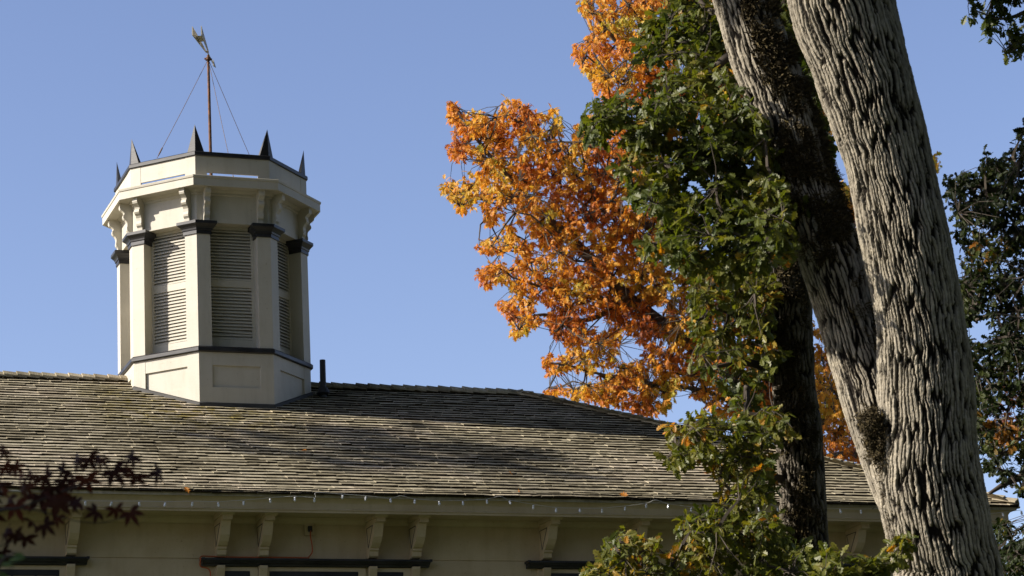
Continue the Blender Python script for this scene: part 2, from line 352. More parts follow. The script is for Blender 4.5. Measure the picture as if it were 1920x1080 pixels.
# eave brackets
def eave_bracket(X):
    pr = [(0, 7.384), (.50, 7.384), (.52, 7.36), (.52, 7.335), (.49, 7.325), (.49, 7.27), (.40, 7.265), (.375, 7.20), (.33, 7.10), (.26, 7.03), (.20, 6.99), (.16, 6.985), (.165, 6.955), (.135, 6.94), (.13, 6.885), (.10, 6.865), (0, 6.865)]
    b_ = MB(); b_.prism([(X-.06, WY-.016-o, z) for o, z in pr], (.12, 0, 0))
    b_.prism([(X-.085, WY-.017-o, z) for o, z in [(.02, 7.3835), (.535, 7.3835), (.535, 7.35), (.50, 7.325), (.02, 7.325)]], (.17, 0, 0))
    br = link('eave_bracket', b_, CREAM if False else WALLP, house)
    i_ = MB()                                                     # incised triangle on each cheek
    for sx in (-1, 1):
        x = X+sx*.0595; tq = [(x, WY-.06, 7.25), (x, WY-.33, 7.25), (x, WY-.11, 6.99), (x, WY-.06, 7.25)]
        for q0_, q1_ in zip(tq[:-1], tq[1:]): i_.tube([q0_, q1_], .006, 4)
    link('incised_line', i_, LEAD, br)
    s_ = MB(); s_.prism([(X-.05, WY-.03-o, z) for o, z in [(0, 6.755), (.09, 6.755), (.09, 6.72), (.05, 6.64), (.03, 6.5), (.03, 3.9), (0, 3.9)]], (.10, 0, 0)); link('console', s_, WALLP, house)
    return br
for X in (-6.9, -4.95, -3.01, -1.12, -.57, .886, 1.467, 3.29, 4.58, 6.2, 7.88): eave_bracket(X)

# window hoods and windows
for X0, X1 in ((-5.15, -2.81), (-1.36, 1.65), (3.02, 4.83), (6.3, 8.2)):
    h_ = MB(); h_.prism([(X0, WY-.018-o, z) for o, z in [(0, 6.85), (.15, 6.838), (.15, 6.815), (.13, 6.80), (.115, 6.785), (.085, 6.77), (.075, 6.752), (0, 6.752)]], (X1-X0, 0, 0))
    for x in (X0, X1): h_.box(x-.018, x+.018, WY-.178, WY-.02, 6.812, 6.842)
    link('window_hood', h_, BLACK, house)
def window(X0, X1, n):
    z0, z1 = 4.5, 6.695
    wdw = thing('window', None, None, parent=house)
    f_ = MB()
    f_.box(X0-.10, X0, WY-.045, WY-.005, z0-.1, z1+.05); f_.box(X1, X1+.10, WY-.045, WY-.005, z0-.1, z1+.05)
    f_.box(X0, X1, WY-.045, WY-.005, z1, z1+.05); f_.box(X0, X1, WY-.07, WY-.005, z0-.1, z0)
    fr = link('frame', f_, WALLP, wdw)
    s_ = MB()
    s_.box(X0+.001, X1-.001, WY-.040, WY-.012, z1-.045, z1-.001)
    link('recess_strip', s_, BLACK, wdw)  # black strip in place of the recess above the sash
    s_ = MB(); zz = z1-.045
    s_.box(X0+.002, X0+.045, WY-.036, WY-.012, z0, zz); s_.box(X1-.045, X1-.002, WY-.036, WY-.012, z0, zz); s_.box(X0+.045, X1-.045, WY-.036, WY-.012, zz-.03, zz); s_.box(X0+.045, X1-.045, WY-.036, WY-.012, z0, z0+.05)
    for i in range(1, n):
        x = X0+(X1-X0)*i/n; s_.box(x-.012, x+.012, WY-.034, WY-.012, z0+.05, zz-.03)
    s_.box(X0+.045, X1-.045, WY-.038, WY-.0125, 5.55, 5.60)
    link('sash', s_, BLACK, wdw)
    p_ = MB(); p_.box(X0+.003, X1-.003, WY-.0110, WY-.006, z0, z1-.002); link('pane', p_, GLASS, wdw)
for a in ((-4.3, -3.14, 4), (-1.09, -.73, 1), (-.48, .70, 4), (.95, 1.31, 1), (3.28, 4.55, 4), (6.6, 7.8, 4)): window(*a)

# outlet box with its orange cord
q = on_y(579, 993, WY-.02); ob = MB(); ob.box(q[0]-.062, q[0]+.062, WY-.05, WY-.018, q[2]-.08, q[2]+.08); ol = link('outlet_box', ob, WALLP, house)
ob = MB(); ob.box(q[0]-.022, q[0]+.03, WY-.085, WY-.05, q[2]-.035, q[2]+.035); link('plug', ob, BLACK, ol)
ob = MB(); pts = [(q[0]+.01, WY-.08, q[2]-.02)]
for x, y in ((582, 1005), (585, 1022), (585, 1036), (578, 1045)): pts.append(tuple(on_y(x, y, WY-.06)))
zc = 6.862
pts += [(.0, WY-.09, zc), (-.4, WY-.10, zc), (-.9, WY-.09, zc), (-1.25, WY-.12, zc), (-1.385, WY-.16, 6.855), (-1.40, WY-.17, 6.80), (-1.385, WY-.12, 6.735), (-1.26, WY-.065, 6.70), (-1.25, WY-.06, 6.5), (-1.25, WY-.06, 5.9)]
ob.tube(spline(pts, 70), .0085, 6)
co = link('extension_cord', ob, CORD, smooth=True); co['label'] = 'thin orange extension cord hanging from the outlet and running along a black window hood'; co['category'] = 'cord'

# ---------------------------------------------------------------- cupola (a part of the house, its pieces are sub-parts)
T8 = math.pi/8; TAN8 = math.tan(T8); COS8 = math.cos(T8)
def face_axes(k):
    a = -math.pi/2+k*math.pi/4
    return np.array([math.cos(a), math.sin(a), 0]), np.array([-math.sin(a), math.cos(a), 0])
ZV = np.array([0, 0, 1.])
def fbox(mb, k, u0, u1, n0, n1, z0, z1):
    """box on face k; u0 or u1 None = mitred to the corner"""
    nn, uu = face_axes(k); V = []
    for z in (z0, z1):
        for n, e in ((n1, 0), (n1, 1), (n0, 1), (n0, 0)):
            u = (u1 if u1 is not None else n*TAN8) if e else (u0 if u0 is not None else -n*TAN8)
            V.append(nn*n+uu*u+ZV*z)
    mb.add(V, [(3, 2, 1, 0), (4, 5, 6, 7), (0, 1, 5, 4), (1, 2, 6, 5), (2, 3, 7, 6), (3, 0, 4, 7)])
cb = MB()
cb.lathe([(1.405, 8.3), (1.405, 10.424), (1.10, 10.424), (1.10, 8.3)])
cupola = link('cupola', cb, CREAM, house, label='octagonal cream cupola with louvred sides, black capitals and a spiked black parapet')
b_ = MB()
for k in range(8):
    A = 1.328; n0 = 1.2975
    fbox(b_, k, None, -.355, n0, A, 8.3, 10.424); fbox(b_, k, .355, None, n0, A, 8.3, 10.424)
    fbox(b_, k, -.355, .355, n0, A-.003, 10.232, 10.424); fbox(b_, k, -.355, .355, n0, A-.003, 8.3, 9.91)
link('base_panelling', b_, CREAM, cupola)
b_ = MB(); b_.lathe([(1.40, 10.426), (1.470, 10.426), (1.478, 10.436), (1.478, 10.485), (1.45, 10.508), (1.10, 10.512), (1.10, 10.43)]); link('sill', b_, BLACK, cupola)
b_ = MB(); b_.lathe([(1.165, 10.50), (1.165, 12.95), (1.06, 12.95), (1.06, 10.50)]); link('inner_wall', b_, PIPE, cupola)
# flashing along the roof line
b_ = MB(); sl = (RZ-EZ)/EY
for k in (0, 1, 7, 2, 6):
    nn, uu = face_axes(k); V = []
    for n, h0, h1 in ((1.329, -.05, .060), (1.345, -.05, .052)):
        for u in (-n*TAN8, n*TAN8):
            p = nn*n+uu*u; zr = RZ-abs(p[1])*sl+.03
            V += [p+ZV*(zr+h0), p+ZV*(zr+h1)]
    b_.add(V, [(0, 1, 3, 2), (4, 6, 7, 5), (1, 5, 7, 3), (0, 2, 6, 4), (0, 4, 5, 1), (2, 3, 7, 6)])
link('flashing', b_, LEAD, cupola)
def vert_outline(t, o, w_, dep, base=1.333):
    """V shaped plan at the corner between two faces, grown outwards by o"""
    k = t; n1, u1 = face_axes(k); n2, u2 = face_axes(k+1); A = base+o; cu = A*TAN8; inner = base-dep; uo = base*TAN8-w_-o
    ci = inner*TAN8
    return [n1*inner+u1*uo, n1*A+u1*uo, n1*A+u1*cu, n2*A-u2*uo, n2*inner-u2*uo, n1*inner+u1*ci]
for t_ in range(8):
    b_ = MB(); o_ = np.array(vert_outline(t_, 0, .20, .235)); b_.loft([o_+ZV*10.505, o_+ZV*12.195]); pil = link('pilaster', b_, CREAM, cupola)
    b_ = MB(); rings = [np.array(vert_outline(t_, o, .20, .235))+ZV*z for o, z in ((.018, 12.192), (.018, 12.245), (.030, 12.252), (.034, 12.275), (.050, 12.30), (.078, 12.325), (.088, 12.335), (.088, 12.378))]
    b_.loft(rings); link('capital', b_, BLACK, cupola)
for k in range(8):                                                # louvred shutters
    b_ = MB(); nn, uu = face_axes(k); hw = .352
    n0, n1 = 1.085, 1.135
    fbox(b_, k, -hw, -hw+.035, n0, n1, 10.51, 12.385); fbox(b_, k, hw-.05, hw, n0, n1, 10.51, 12.385)
    for z0, z1 in ((10.511, 10.672), (11.465, 11.568), (12.34, 12.384)): fbox(b_, k, -hw+.035, hw-.05, n0, n1-.002, z0, z1)
    fbox(b_, k, -hw-.04, -hw+.001, 1.09, 1.165, 10.51, 12.384); fbox(b_, k, hw-.001, hw+.04, 1.09, 1.165, 10.51, 12.384)
    for z0, z1 in ((10.672, 11.465), (11.568, 12.34)):
        m_ = int(round((z1-z0)/.0495)); e = (z1-z0)/m_
        for i in range(m_):
            z = z0+(i+.0)*e; tw = rng.normal(0, .0018); V = []
            if k == 0 and z0 < 11 and i == 2: tw = -.012
            for u, s_ in ((-hw+.035, -1), (hw-.05, 1)):
                zz = z+s_*tw
                V += [nn*1.131+uu*u+ZV*(zz+.004), nn*1.131+uu*u+ZV*(zz+.020), nn*1.088+uu*u+ZV*(zz+e+.016), nn*1.088+uu*u+ZV*(zz+e+.0)]
            b_.add(V, [(0, 1, 2, 3), (7, 6, 5, 4), (0, 4, 5, 1), (1, 5, 6, 2), (2, 6, 7, 3), (3, 7, 4, 0)])
    link('louvred_shutter', b_, CREAM, cupola)
b_ = MB(); FR = 1.405
b_.lathe([(FR, 12.382), (FR, 12.80), (FR+.018, 12.81), (FR+.018, 12.90), (1.15, 12.90), (1.15, 12.382)]); link('frieze', b_, CREAM, cupola)
b_ = MB(); b_.lathe([(1.42, 12.84), (1.445, 12.845), (1.475, 12.875), (1.625, 12.880), (1.625, 12.868), (1.660, 12.868), (1.660, 12.985), (1.672, 12.99), (1.678, 13.018), (1.672, 13.026), (1.40, 13.055), (1.2, 13.055), (1.2, 12.92), (1.40, 12.92)]); link('cornice', b_, CREAM, cupola)
b_ = MB(); b_.lathe([(1.22, 13.00), (1.22, 13.045), (.01, 13.07), (.01, 13.00)]); link('roof_deck', b_, LEAD, cupola)
prof = [(0, 12.385), (.045, 12.385), (.058, 12.40), (.06, 12.44), (.072, 12.455), (.085, 12.47), (.09, 12.50), (.082, 12.54), (.085, 12.585), (.105, 12.62), (.13, 12.64), (.145, 12.665), (.14, 12.70), (.125, 12.715), (.13, 12.74), (.155, 12.765), (.185, 12.785), (.195, 12.815), (.19, 12.85), (.195, 12.878), (0, 12.878)]
for k in range(8):
    nn, uu = face_axes(k); AF = FR*COS8
    for s_ in (-1, 1):
        uc = s_*(AF*TAN8-.135); b_ = MB()
        b_.prism([nn*(AF-.002+o)+uu*(uc-.042)+ZV*z for o, z in prof], uu*.084); link('scroll_bracket', b_, CREAM, cupola)
b_ = MB()
for k in range(8):
    A = 1.348; n0 = 1.318
    fbox(b_, k, None, -.385, n0, A, 13.04, 13.386); fbox(b_, k, .385, None, n0, A, 13.04, 13.386)
    fbox(b_, k, -.385, .385, n0, A-.003, 13.136, 13.386)
link('parapet', b_, CREAM, cupola)
b_ = MB(); b_.lathe([(1.40, 13.385), (1.476, 13.385), (1.484, 13.392), (1.484, 13.44), (1.472, 13.452), (1.40, 13.452)]); link('parapet_cap', b_, BLACK, cupola)
for t_ in range(8):
    n1, u1 = face_axes(t_); n2, u2 = face_axes(t_+1); b_ = MB(); V = []
    for A in (1.340, 1.295):
        c_ = n1*A+u1*A*TAN8
        V += [c_-u1*.135+ZV*13.45, c_+ZV*13.45, c_+u2*.135+ZV*13.45]
    ap = (n1+n2); ap /= np.linalg.norm(ap); ap = ap*1.435+ZV*(13.875+rng.normal(0, .004)); V.append(ap)
    b_.add(V, [(0, 1, 6), (1, 2, 6), (4, 3, 6), (5, 4, 6), (3, 0, 6), (2, 5, 6), (0, 3, 4, 1), (1, 4, 5, 2)])
    link('corner_spike', b_, BLACK, cupola)

# ---------------------------------------------------------------- weather vane on the cupola
vane = thing('weather_vane', 'rusty pole with a forked cream weather vane, held by wires above the cupola', 'weather vane', (0, 0, 13.07))
b_ = MB(); b_.tube([(.012, 0, 13.06), (.006, 0, 14.3), (0, 0, 15.52)], [.026, .024, .021], 12); b_.lathe([(.045, 15.44), (.045, 15.475), (.02, 15.475), (.02, 15.44)], 10, 0); b_.box(-.06, .06, -.012, .012, 15.448, 15.468); b_.lathe([(.06, 13.06), (.03, 13.12), (.01, 13.12), (.01, 13.06)], 12, 0)
link('pole', b_, RUST, vane)
hd = rad(246); dv_ = np.array([math.cos(hd), math.sin(hd), 0]); sv = np.array([-dv_[1], dv_[0], 0])
b_ = MB(); o0 = np.array([0, 0, 15.55])
def plate(p4, th, side): b_.prism(p4, np.array(side)*th)
for s_ in (-1, 1):
    q0 = o0+dv_*.05+sv*s_*.010; q1 = o0+dv_*.55+sv*s_*.038; q2 = o0+dv_*.92+sv*s_*.062
    plate([q0-ZV*.010, q1-ZV*.04, q2-ZV*.055, q2+ZV*.085, q1+ZV*.055, q0+ZV*.010], .012, sv*s_)
plate([o0+dv_*.50+sv*.032, o0+dv_*.72+sv*.046, o0+dv_*.72-sv*.046, o0+dv_*.50-sv*.032], .01, ZV)
link('forked_tail', b_, CREAM, vane)
b_ = MB(); b_.tube([o0+dv_*.1, o0-dv_*.42], .010, 8); b_.prism([o0-dv_*.40+ZV*.05, o0-dv_*.62, o0-dv_*.40-ZV*.05], sv*.012); link('pointer', b_, CREAM, vane)
for e in ((-1.03, -.93, 13.45), (.16, -.90, 13.06), (1.10, .30, 13.06)):
    e = np.array(e); b_ = MB(); top = np.array([0, 0, 15.455]); b_.tube([top, top*.5+e*.5+[0, 0, -.012], e], .0045, 5)
    d_ = (top-e)/np.linalg.norm(top-e); b_.tube([e+d_*.05, e+d_*.12, e+d_*.22, e+d_*.26], [.006, .012, .012, .006], 6)
    link('guy_wire', b_, WIRE, vane)

# ---------------------------------------------------------------- string of bulbs under the eave
lights = thing('string_lights', 'string of small clear bulbs on a thin wire along the eave', 'string lights', (0, -5.33, 7.5))
LY = -5.395
bulbs = [(-40, 930), (3, 922), (55, 927), (110, 935), (160, 940), (210, 941), (261, 941), (310, 942), (361, 941), (409, 942), (457, 939), (506, 935), (553, 932), (590, 934), (643, 928), (686, 931), (732, 935), (778, 937), (823, 940), (868, 940), (913, 937), (955, 939), (1000, 947), (1043, 953), (1087, 954), (1129, 954), (1172, 950), (1212, 945), (1253, 946), (1296, 952), (1340, 957), (1385, 957), (1422, 952), (1458, 952), (1497, 952), (1536, 955), (1575, 955), (1614, 956), (1653, 955), (1700, 960), (1750, 958), (1800, 962), (1840, 966), (1880, 962), (1915, 958)]
hooks = [(593, 925), (752, 931), (937, 932), (1229, 939), (30, 921), (1440, 944), (1780, 953)]
wp = sorted([tuple(q) for q in bulbs]+hooks); b_ = MB()
wpts = [on_y(x, y-1.5, LY) for x, y in wp]; b_.tube(spline(wpts, 4*len(wpts)), .0028, 5); link('wire', b_, LWIRE, lights)
for i, (x, y) in enumerate(bulbs):
    q = on_y(x, y, LY); tl = rng.normal(0, .18); tl2 = rng.normal(0, .18); d_ = np.array([math.sin(tl), math.sin(tl2), -1.]); d_ /= np.linalg.norm(d_)
    b_ = MB(); b_.tube([q, q+d_*.005, q+d_*.022, q+d_*.024, q+d_*.036, q+d_*.050, q+d_*.058], [.005, .014, .014, .012, .018, .012, .001], 8)
    link('bulb', b_, BULB, lights, smooth=True)
for x, y in hooks:
    pass

# ---------------------------------------------------------------- leaves, twigs, crowns
def half_leaf(pts, fold, curl):
    p = np.array(pts, float); n = len(p); V = []; up = []; lo = []
    for x, y in p: V.append((x, y, fold*y-curl*x*x))
    a = list(range(n))
    for i in range(1, n-1): V.append((p[i][0], -p[i][1], fold*p[i][1]-curl*p[i][0]**2))
    mid = len(V); V.append((.5, 0, -curl*.25))
    f1 = [mid]+a[::-1]; f2 = [mid, 0]+list(range(n, n+n-2))+[n-1]
    return np.array(V), [f1, f2]
OAKG = half_leaf([(0, 0), (.16, .04), (.24, .17), (.33, .07), (.42, .27), (.52, .11), (.64, .34), (.75, .17), (.86, .23), (1, 0)], .16, .25)
OAKR = half_leaf([(0, 0), (.18, .04), (.30, .22), (.37, .09), (.50, .34), (.60, .11), (.76, .28), (.80, .09), (1, 0)], .2, .4)
OVAL = half_leaf([(0, 0), (.15, .10), (.35, .24), (.6, .25), (.85, .12), (1, 0)], .3, .2)
def palm(n=7):
    V = [(0, 0, 0)]; Fc = []
    for i in range(n):
        a = (i-(n-1)/2)*rad(42 if n == 7 else 50); L = 1-.10*abs(i-(n-1)/2)**1.25; c, s_ = math.cos(a), math.sin(a)
        k = len(V)
        for x, y, z in ((.28*L, .13, .0), (.56*L, .165, -.03), (L, 0, -.18), (.56*L, -.165, -.03), (.28*L, -.13, 0)): V.append((x*c-y*s_, x*s_+y*c, z-.10*x))
        Fc.append([0, k+4, k+3, k+2, k+1, k])
    V = np.array(V); return V, Fc
PALM = palm(5)
def unit(v): return v/(np.linalg.norm(v, axis=-1, keepdims=True)+1e-12)
def leaves(mb, tpl, pos, X, Zn, size, tint):
    """instances of a leaf template: X along the leaf, Zn near its upper side"""
    T, Fc = tpl; X = unit(X); Y = unit(np.cross(Zn, X)); Z = np.cross(X, Y); n = len(pos); k = len(T)
    V = pos[:, None]+size[:, None, None]*(T[None, :, :1]*X[:, None]+T[None, :, 1:2]*Y[:, None]+T[None, :, 2:3]*Z[:, None])
    base = (np.arange(n)*k)[:, None]
    V = V.reshape(-1, 3); tt = np.repeat(tint, k)
    c0 = mb.c; first = True
    for f in Fc:
        fa = np.array(f)[None]+base
        if first: mb.add(V, fa, tt); first = False
        else: mb.l.append((fa+c0).ravel()); mb.n.append(np.full(n, len(f), np.int32))
def twigs(mb, A, B, ra, rb, rg, sag=.06):
    n = len(A); d = B-A; L = np.linalg.norm(d, axis=1)[:, None]; M = (A+B)/2+rg.normal(0, 1, (n, 3))*L*sag; t_ = unit(d)
    u_ = unit(np.cross(t_, np.array([.31, .52, .79]))); v_ = np.cross(t_, u_); V = []
    for c_, r_ in ((A, ra), (M, (ra+rb)/2), (B, rb)):
        r_ = np.broadcast_to(r_, (n,))[:, None]
        for a in (0, 2.094, 4.189): V.append(c_+r_*(math.cos(a)*u_+math.sin(a)*v_))
    V = np.stack(V, 1).reshape(-1, 3); base = (np.arange(n)*9)[:, None]; fs = []
    for i in (0, 3):
        for j in range(3): fs.append(np.array([i+j, i+(j+1) % 3, i+3+(j+1) % 3, i+3+j])[None]+base)
    mb.add(V, np.concatenate(fs))
def in_poly(p, poly):
    x, y = p[:, 0], p[:, 1]; ins = np.zeros(len(p), bool); q = np.array(poly, float); j = len(q)-1
    for i in range(len(q)):
        c = ((q[i, 1] > y) != (q[j, 1] > y)) & (x < (q[j, 0]-q[i, 0])*(y-q[i, 1])/(q[j, 1]-q[i, 1]+1e-9)+q[i, 0]); ins ^= c; j = i
    return ins
def fill(poly, per, rg, holes=(), gap=.0, gs=30, seed=0):
    """tuft positions in an outline of the crown, one per `per` square pixels, with ragged gaps"""
    q = np.array(poly, float); lo, hi = q.min(0), q.max(0); n = int((hi-lo).prod()/per); p = rg.uniform(lo, hi, (n, 2)); p = p[in_poly(p, poly)]
    for hx, hy, hrx, hry in holes: p = p[((p[:, 0]-hx)/hrx)**2+((p[:, 1]-hy)/hry)**2 > 1]
    if gap > 0:
        nz = .65*vnoise(p[:, 0]/gs+50, p[:, 1]/gs+50, seed)+.35*vnoise(p[:, 0]/gs*2.3+90, p[:, 1]/gs*2.3+90, seed+1); p = p[nz > gap]
    return p
def nearest(A, B):
    out = np.zeros(len(A), int)
    for i in range(0, len(A), 500): out[i:i+500] = ((A[i:i+500, None]-B[None])**2).sum(2).argmin(1)
    return out
def crown(parent, tips, tint, limbs, tpl, lsize, nl, lmat, seed, droop=.5, upness=.9, node_every=10, spread=1.0, name='crown', tw=(.006, .003), jit=.12, node_r=.016, tj=.08):
    """leaf tufts on twigs at `tips`, twigs on nodes, nodes on the limb points"""
    rg = np.random.default_rng(seed); n = len(tips); lp = np.asarray(limbs, float)
    nodes = tips[rg.permutation(n)[:max(3, n//node_every)]]
    c_ = lp[nearest(nodes, lp)]; nodes = nodes*.82+c_*.18
    order = np.linalg.norm(nodes-c_, axis=1).argsort(); nodes = nodes[order]
    par = np.zeros((len(nodes), 3))
    for i, q in enumerate(nodes):
        cand = lp if i == 0 else np.vstack([lp, nodes[:i]])
        dd = ((cand-q)**2).sum(1); par[i] = cand[dd.argmin()]
    tb = MB(); twigs(tb, par, nodes, node_r*1.3, node_r*.7, rg, .08)
    src = nodes[nearest(tips, nodes)]; twigs(tb, src, tips, tw[0], tw[1], rg, .07)
    link('twigs', tb, TWIG, parent, fix=False)
    out = unit(tips-src+rg.normal(0, .05, (n, 3))); lb = MB()
    k = nl; pos = np.repeat(tips, k, 0)-np.repeat(out, k, 0)*rg.uniform(0, 1.0, (n*k, 1))*lsize*.9+rg.normal(0, 1, (n*k, 3))*lsize*.10
    dirs = np.repeat(out, k, 0)*.55+rg.normal(0, 1, (n*k, 3))*spread*.62; dirs[:, 2] -= droop; dirs = unit(dirs)
    up = np.array([-.45, -.30, .75])*upness+rg.normal(0, .5, (n*k, 3))+np.repeat(out, k, 0)*.25
    leaves(lb, tpl, pos, dirs, up, lsize*rg.uniform(.6, 1.2, n*k), np.clip(np.repeat(tint, k)+rg.normal(0, tj, n*k), 0, 1))
    return link(name, lb, lmat, parent, fix=False, tint=True)
def limb(mb, pts, r0, r1, n=40, sides=10, pw=1.0):
    q = spline(pts, n); rr_ = r1+(r0-r1)*(1-np.linspace(0, 1, n))**pw; mb.tube(q, rr_, sides); return q
def px_limb(pts, d0, d1): 
    ds = np.linspace(d0, d1, len(pts)); return np.array([P(x, y, d) for (x, y), d in zip(pts, ds)])

# ---------------------------------------------------------------- bark-covered trunks
def trunk(mb, rows, wcell, lcell, amp, seed, nu, fine, z_fine, moss=None):
    """rows: (point, radius) from top to base; furrowed by cells stretched along the stem"""
    pts = np.array([r[0] for r in rows]); rd = np.array([[r[1]] for r in rows])
    S = spline(np.hstack([pts, rd]), 1200); seg = np.concatenate([[0], np.cumsum(np.linalg.norm(np.diff(S[:, :3], axis=0), axis=1))])
    zz = S[:, 2]; step = np.where((zz > z_fine[0]) & (zz < z_fine[1]), fine, fine*8); tot = np.concatenate([[0], np.cumsum(np.diff(seg)/step[1:])]); nv = int(tot[-1])
    tt = np.linspace(0, tot[-1], nv); C = np.stack([np.interp(tt, tot, S[:, i]) for i in range(4)], 1); sv_ = np.interp(tt, tot, seg)
    A, B = frames(C[:, :3]); a = np.arange(nu)*2*math.pi/nu; rm = rd.mean(); ncol = max(6, int(round(2*math.pi*rm/wcell)))
    U, Vv = np.meshgrid(a/(2*math.pi)*ncol, sv_/lcell); UU = np.meshgrid(a/(2*math.pi), sv_)[0]
    w1 = (vnoise(UU*12, Vv*2.2, seed, 12)-.5); w2 = (vnoise(UU*24, Vv*5.0, seed+5, 24)-.5); w3 = vnoise(UU*70, Vv*16., seed+6, 70)-.5
    x = U+w1*.9+w2*.42+w3*.24; y = Vv+(vnoise(UU*ncol/2*1., Vv*1.3, seed+9, 0)-.5)*.6
    f, idc = cells(x, y, ncol, seed); f2, _ = cells(x*2+.37, y*2.6, ncol*2, seed+31)
    h = np.clip((f-.12-.12*(vnoise(UU*150, Vv*30., seed+60, 150)-.5))/.22, 0, 1); h = h*h*(3-2*h); h2 = np.clip(f2/.35, 0, 1)
    hh = h*(.78+.30*idc)+.16*h2*h+.13*(vnoise(UU*260, Vv*60., seed+40, 260)-.5)*(.3+h)+.12*(vnoise(UU*120, Vv*22., seed+41, 120)-.5)*(.3+h); lump = (vnoise(UU*5, sv_[:, None]*1.6+0*UU, seed+20, 5)-.5)*.05*rm*2
    R = C[:, 3:4]+amp*(hh-.75)+lump
    V = C[:, None, :3]+R[:, :, None]*(np.cos(a)[None, :, None]*A[:, None]+np.sin(a)[None, :, None]*B[:, None])
    mot = vnoise(UU*90, Vv*11., seed+50, 90); tint = np.clip(.95*h*(.50+.25*idc+.45*mot)+.10*h2*h, 0, 1)  # furrows tinted near black, their shade put into the colour
    i = np.arange(nv-1)[:, None]*nu; j = np.arange(nu)[None]; j2 = (j+1) % nu
    Fq = np.stack([i+j, i+j2, i+nu+j2, i+nu+j], -1).reshape(-1, 4)
    mb.add(V.reshape(-1, 3), Fq, tint.ravel()); return C
def edge_rows(L, d0, d1):
    """rows of (y, left px, right px) to (point, radius)"""
    n = len(L); out = []
    for i, (y, l, r_) in enumerate(L):
        d = d0+(d1-d0)*i/(n-1); out.append((P((l+r_)/2, y, d), (r_-l)/2/F_PX*d))
    return out
def moss_tufts(mb, base, nrm, n_each, ln_, rg, w_=.10):
    k = n_each; p = np.repeat(base, k, 0)+rg.normal(0, .018, (len(base)*k, 3)); d = unit(np.repeat(nrm, k, 0)+rg.normal(0, .75, (len(base)*k, 3))+[0, 0, -.35]); L = ln_*rg.uniform(.4, 1.2, (len(p), 1)); s_ = unit(np.cross(d, rg.normal(0, 1, (len(p), 3))))*L*w_
    V = np.stack([p-s_, p+s_, p+d*L*.6+s_*.8, p+d*L, p+d*L*.6-s_*.8], 1).reshape(-1, 3); mb.add(V, np.arange(len(p)*5).reshape(-1, 5), np.repeat(np.clip(rg.normal(.42, .11, len(p)), 0, 1), 5))

# --- the big oak with two stems
oak = thing('forked_oak', 'big grey oak forking low into two leaning furrowed trunks, nearest of the trees', 'tree', tuple(P(1905, 2160, 20)*[1, 1, 0]))
tb = MB()
T1 = [(-420, 1390, 1640), (-200, 1450, 1655), (0, 1483, 1672), (104, 1522, 1699), (222, 1560, 1728), (341, 1594, 1754), (438, 1614, 1778), (516, 1630, 1791), (600, 1645, 1804), (691, 1649, 1817), (769, 1650, 1825), (866, 1645, 1836), (941, 1652, 1850), (1017, 1670, 1862), (1077, 1681, 1875), (1300, 1700, 1910), (1700, 1740, 1985), (2000, 1770, 2040), (2170, 1740, 2110)]
C1 = trunk(tb, edge_rows(T1, 19.6, 20.05), .036, .40, .027, 3, 660, .008, (3.9, 9.9))
T2 = [(-300, 1265, 1380), (-120, 1305, 1412), (0, 1340, 1447), (100, 1368, 1484), (207, 1408, 1524), (326, 1446, 1558), (411, 1474, 1589), (485, 1498, 1615), (551, 1522, 1634), (620, 1543, 1652), (710, 1570, 1676), (780, 1589, 1700), (863, 1617, 1735), (941, 1650, 1770), (1040, 1690, 1790)]
C2 = trunk(tb, edge_rows(T2, 21.4, 20.1), .031, .36, .025, 11, 440, .008, (3.9, 10.9))
link('trunk', tb, BARK, oak, smooth=True, fix=False, tint=True)
rg = np.random.default_rng(5)
def surf_pts(C, sel):
    """points on a stem at (row fraction by image y, angle measured in image across -1..1)"""
    out = []; nr = []
    for y, s_ in sel:
        pr = C[:, :3]-CAM; yy = 540-F_PX*(pr@_u)/(pr@_fw); i = np.abs(yy-y).argmin(); t_ = C[min(i+2, len(C)-1), :3]-C[max(i-2, 0), :3]; t_ /= np.linalg.norm(t_)
        rt = np.cross(_fw, t_); rt /= np.linalg.norm(rt); rt = rt if rt@_r > 0 else -rt; fr = np.cross(t_, rt); fr = fr if fr@_fw < 0 else -fr
        s_ = max(-.999, min(.999, s_)); n_ = rt*s_+fr*math.sqrt(1-s_*s_); out.append(C[i, :3]+n_*C[i, 3]*1.0); nr.append(n_)
    return np.array(out), np.array(nr)
def mossy(C, y0, y1, f_lo, f_hi, n, thr, seed, gs=30):
    ys = rg.uniform(y0, y1, n); ss = rg.uniform(-1, 1, n)
    k = .6*vnoise(ss*3.2+20, ys/gs, seed)+.4*vnoise(ss*7+40, ys/gs*2.4, seed+1); lo = np.interp(ys, *f_lo); hi = np.interp(ys, *f_hi)
    keep = (k > thr) & (ss > lo+rg.normal(0, .06, n)) & (ss < hi); return surf_pts(C, list(zip(ys[keep], ss[keep])))
mb = MB()
b0, n0 = mossy(C2, -20, 500, ([0, 120, 220, 300, 480], [-.15, -.25, -.15, -.6, -.7]), ([0, 480], [1, 1]), 3600, .43, 3); moss_tufts(mb, b0, n0, 12, .06, rg)
b0, n0 = mossy(C2, 480, 800, ([480, 640, 800], [-.75, .2, .3]), ([480, 800], [.95, .9]), 700, .56, 9); moss_tufts(mb, b0, n0, 10, .045, rg)
yy = np.concatenate([rg.normal(798, 14, 260), rg.normal(835, 16, 260)]); ss = yy*0
fk = np.array([P(1639+rg.normal(0, 10)+(y-798)*.22, y, 19.74+rg.normal(0, .035)) for y in yy]); moss_tufts(mb, fk, np.tile(-_fw, (520, 1))+rg.normal(0, .6, (520, 3)), 30, .024, rg, .22)
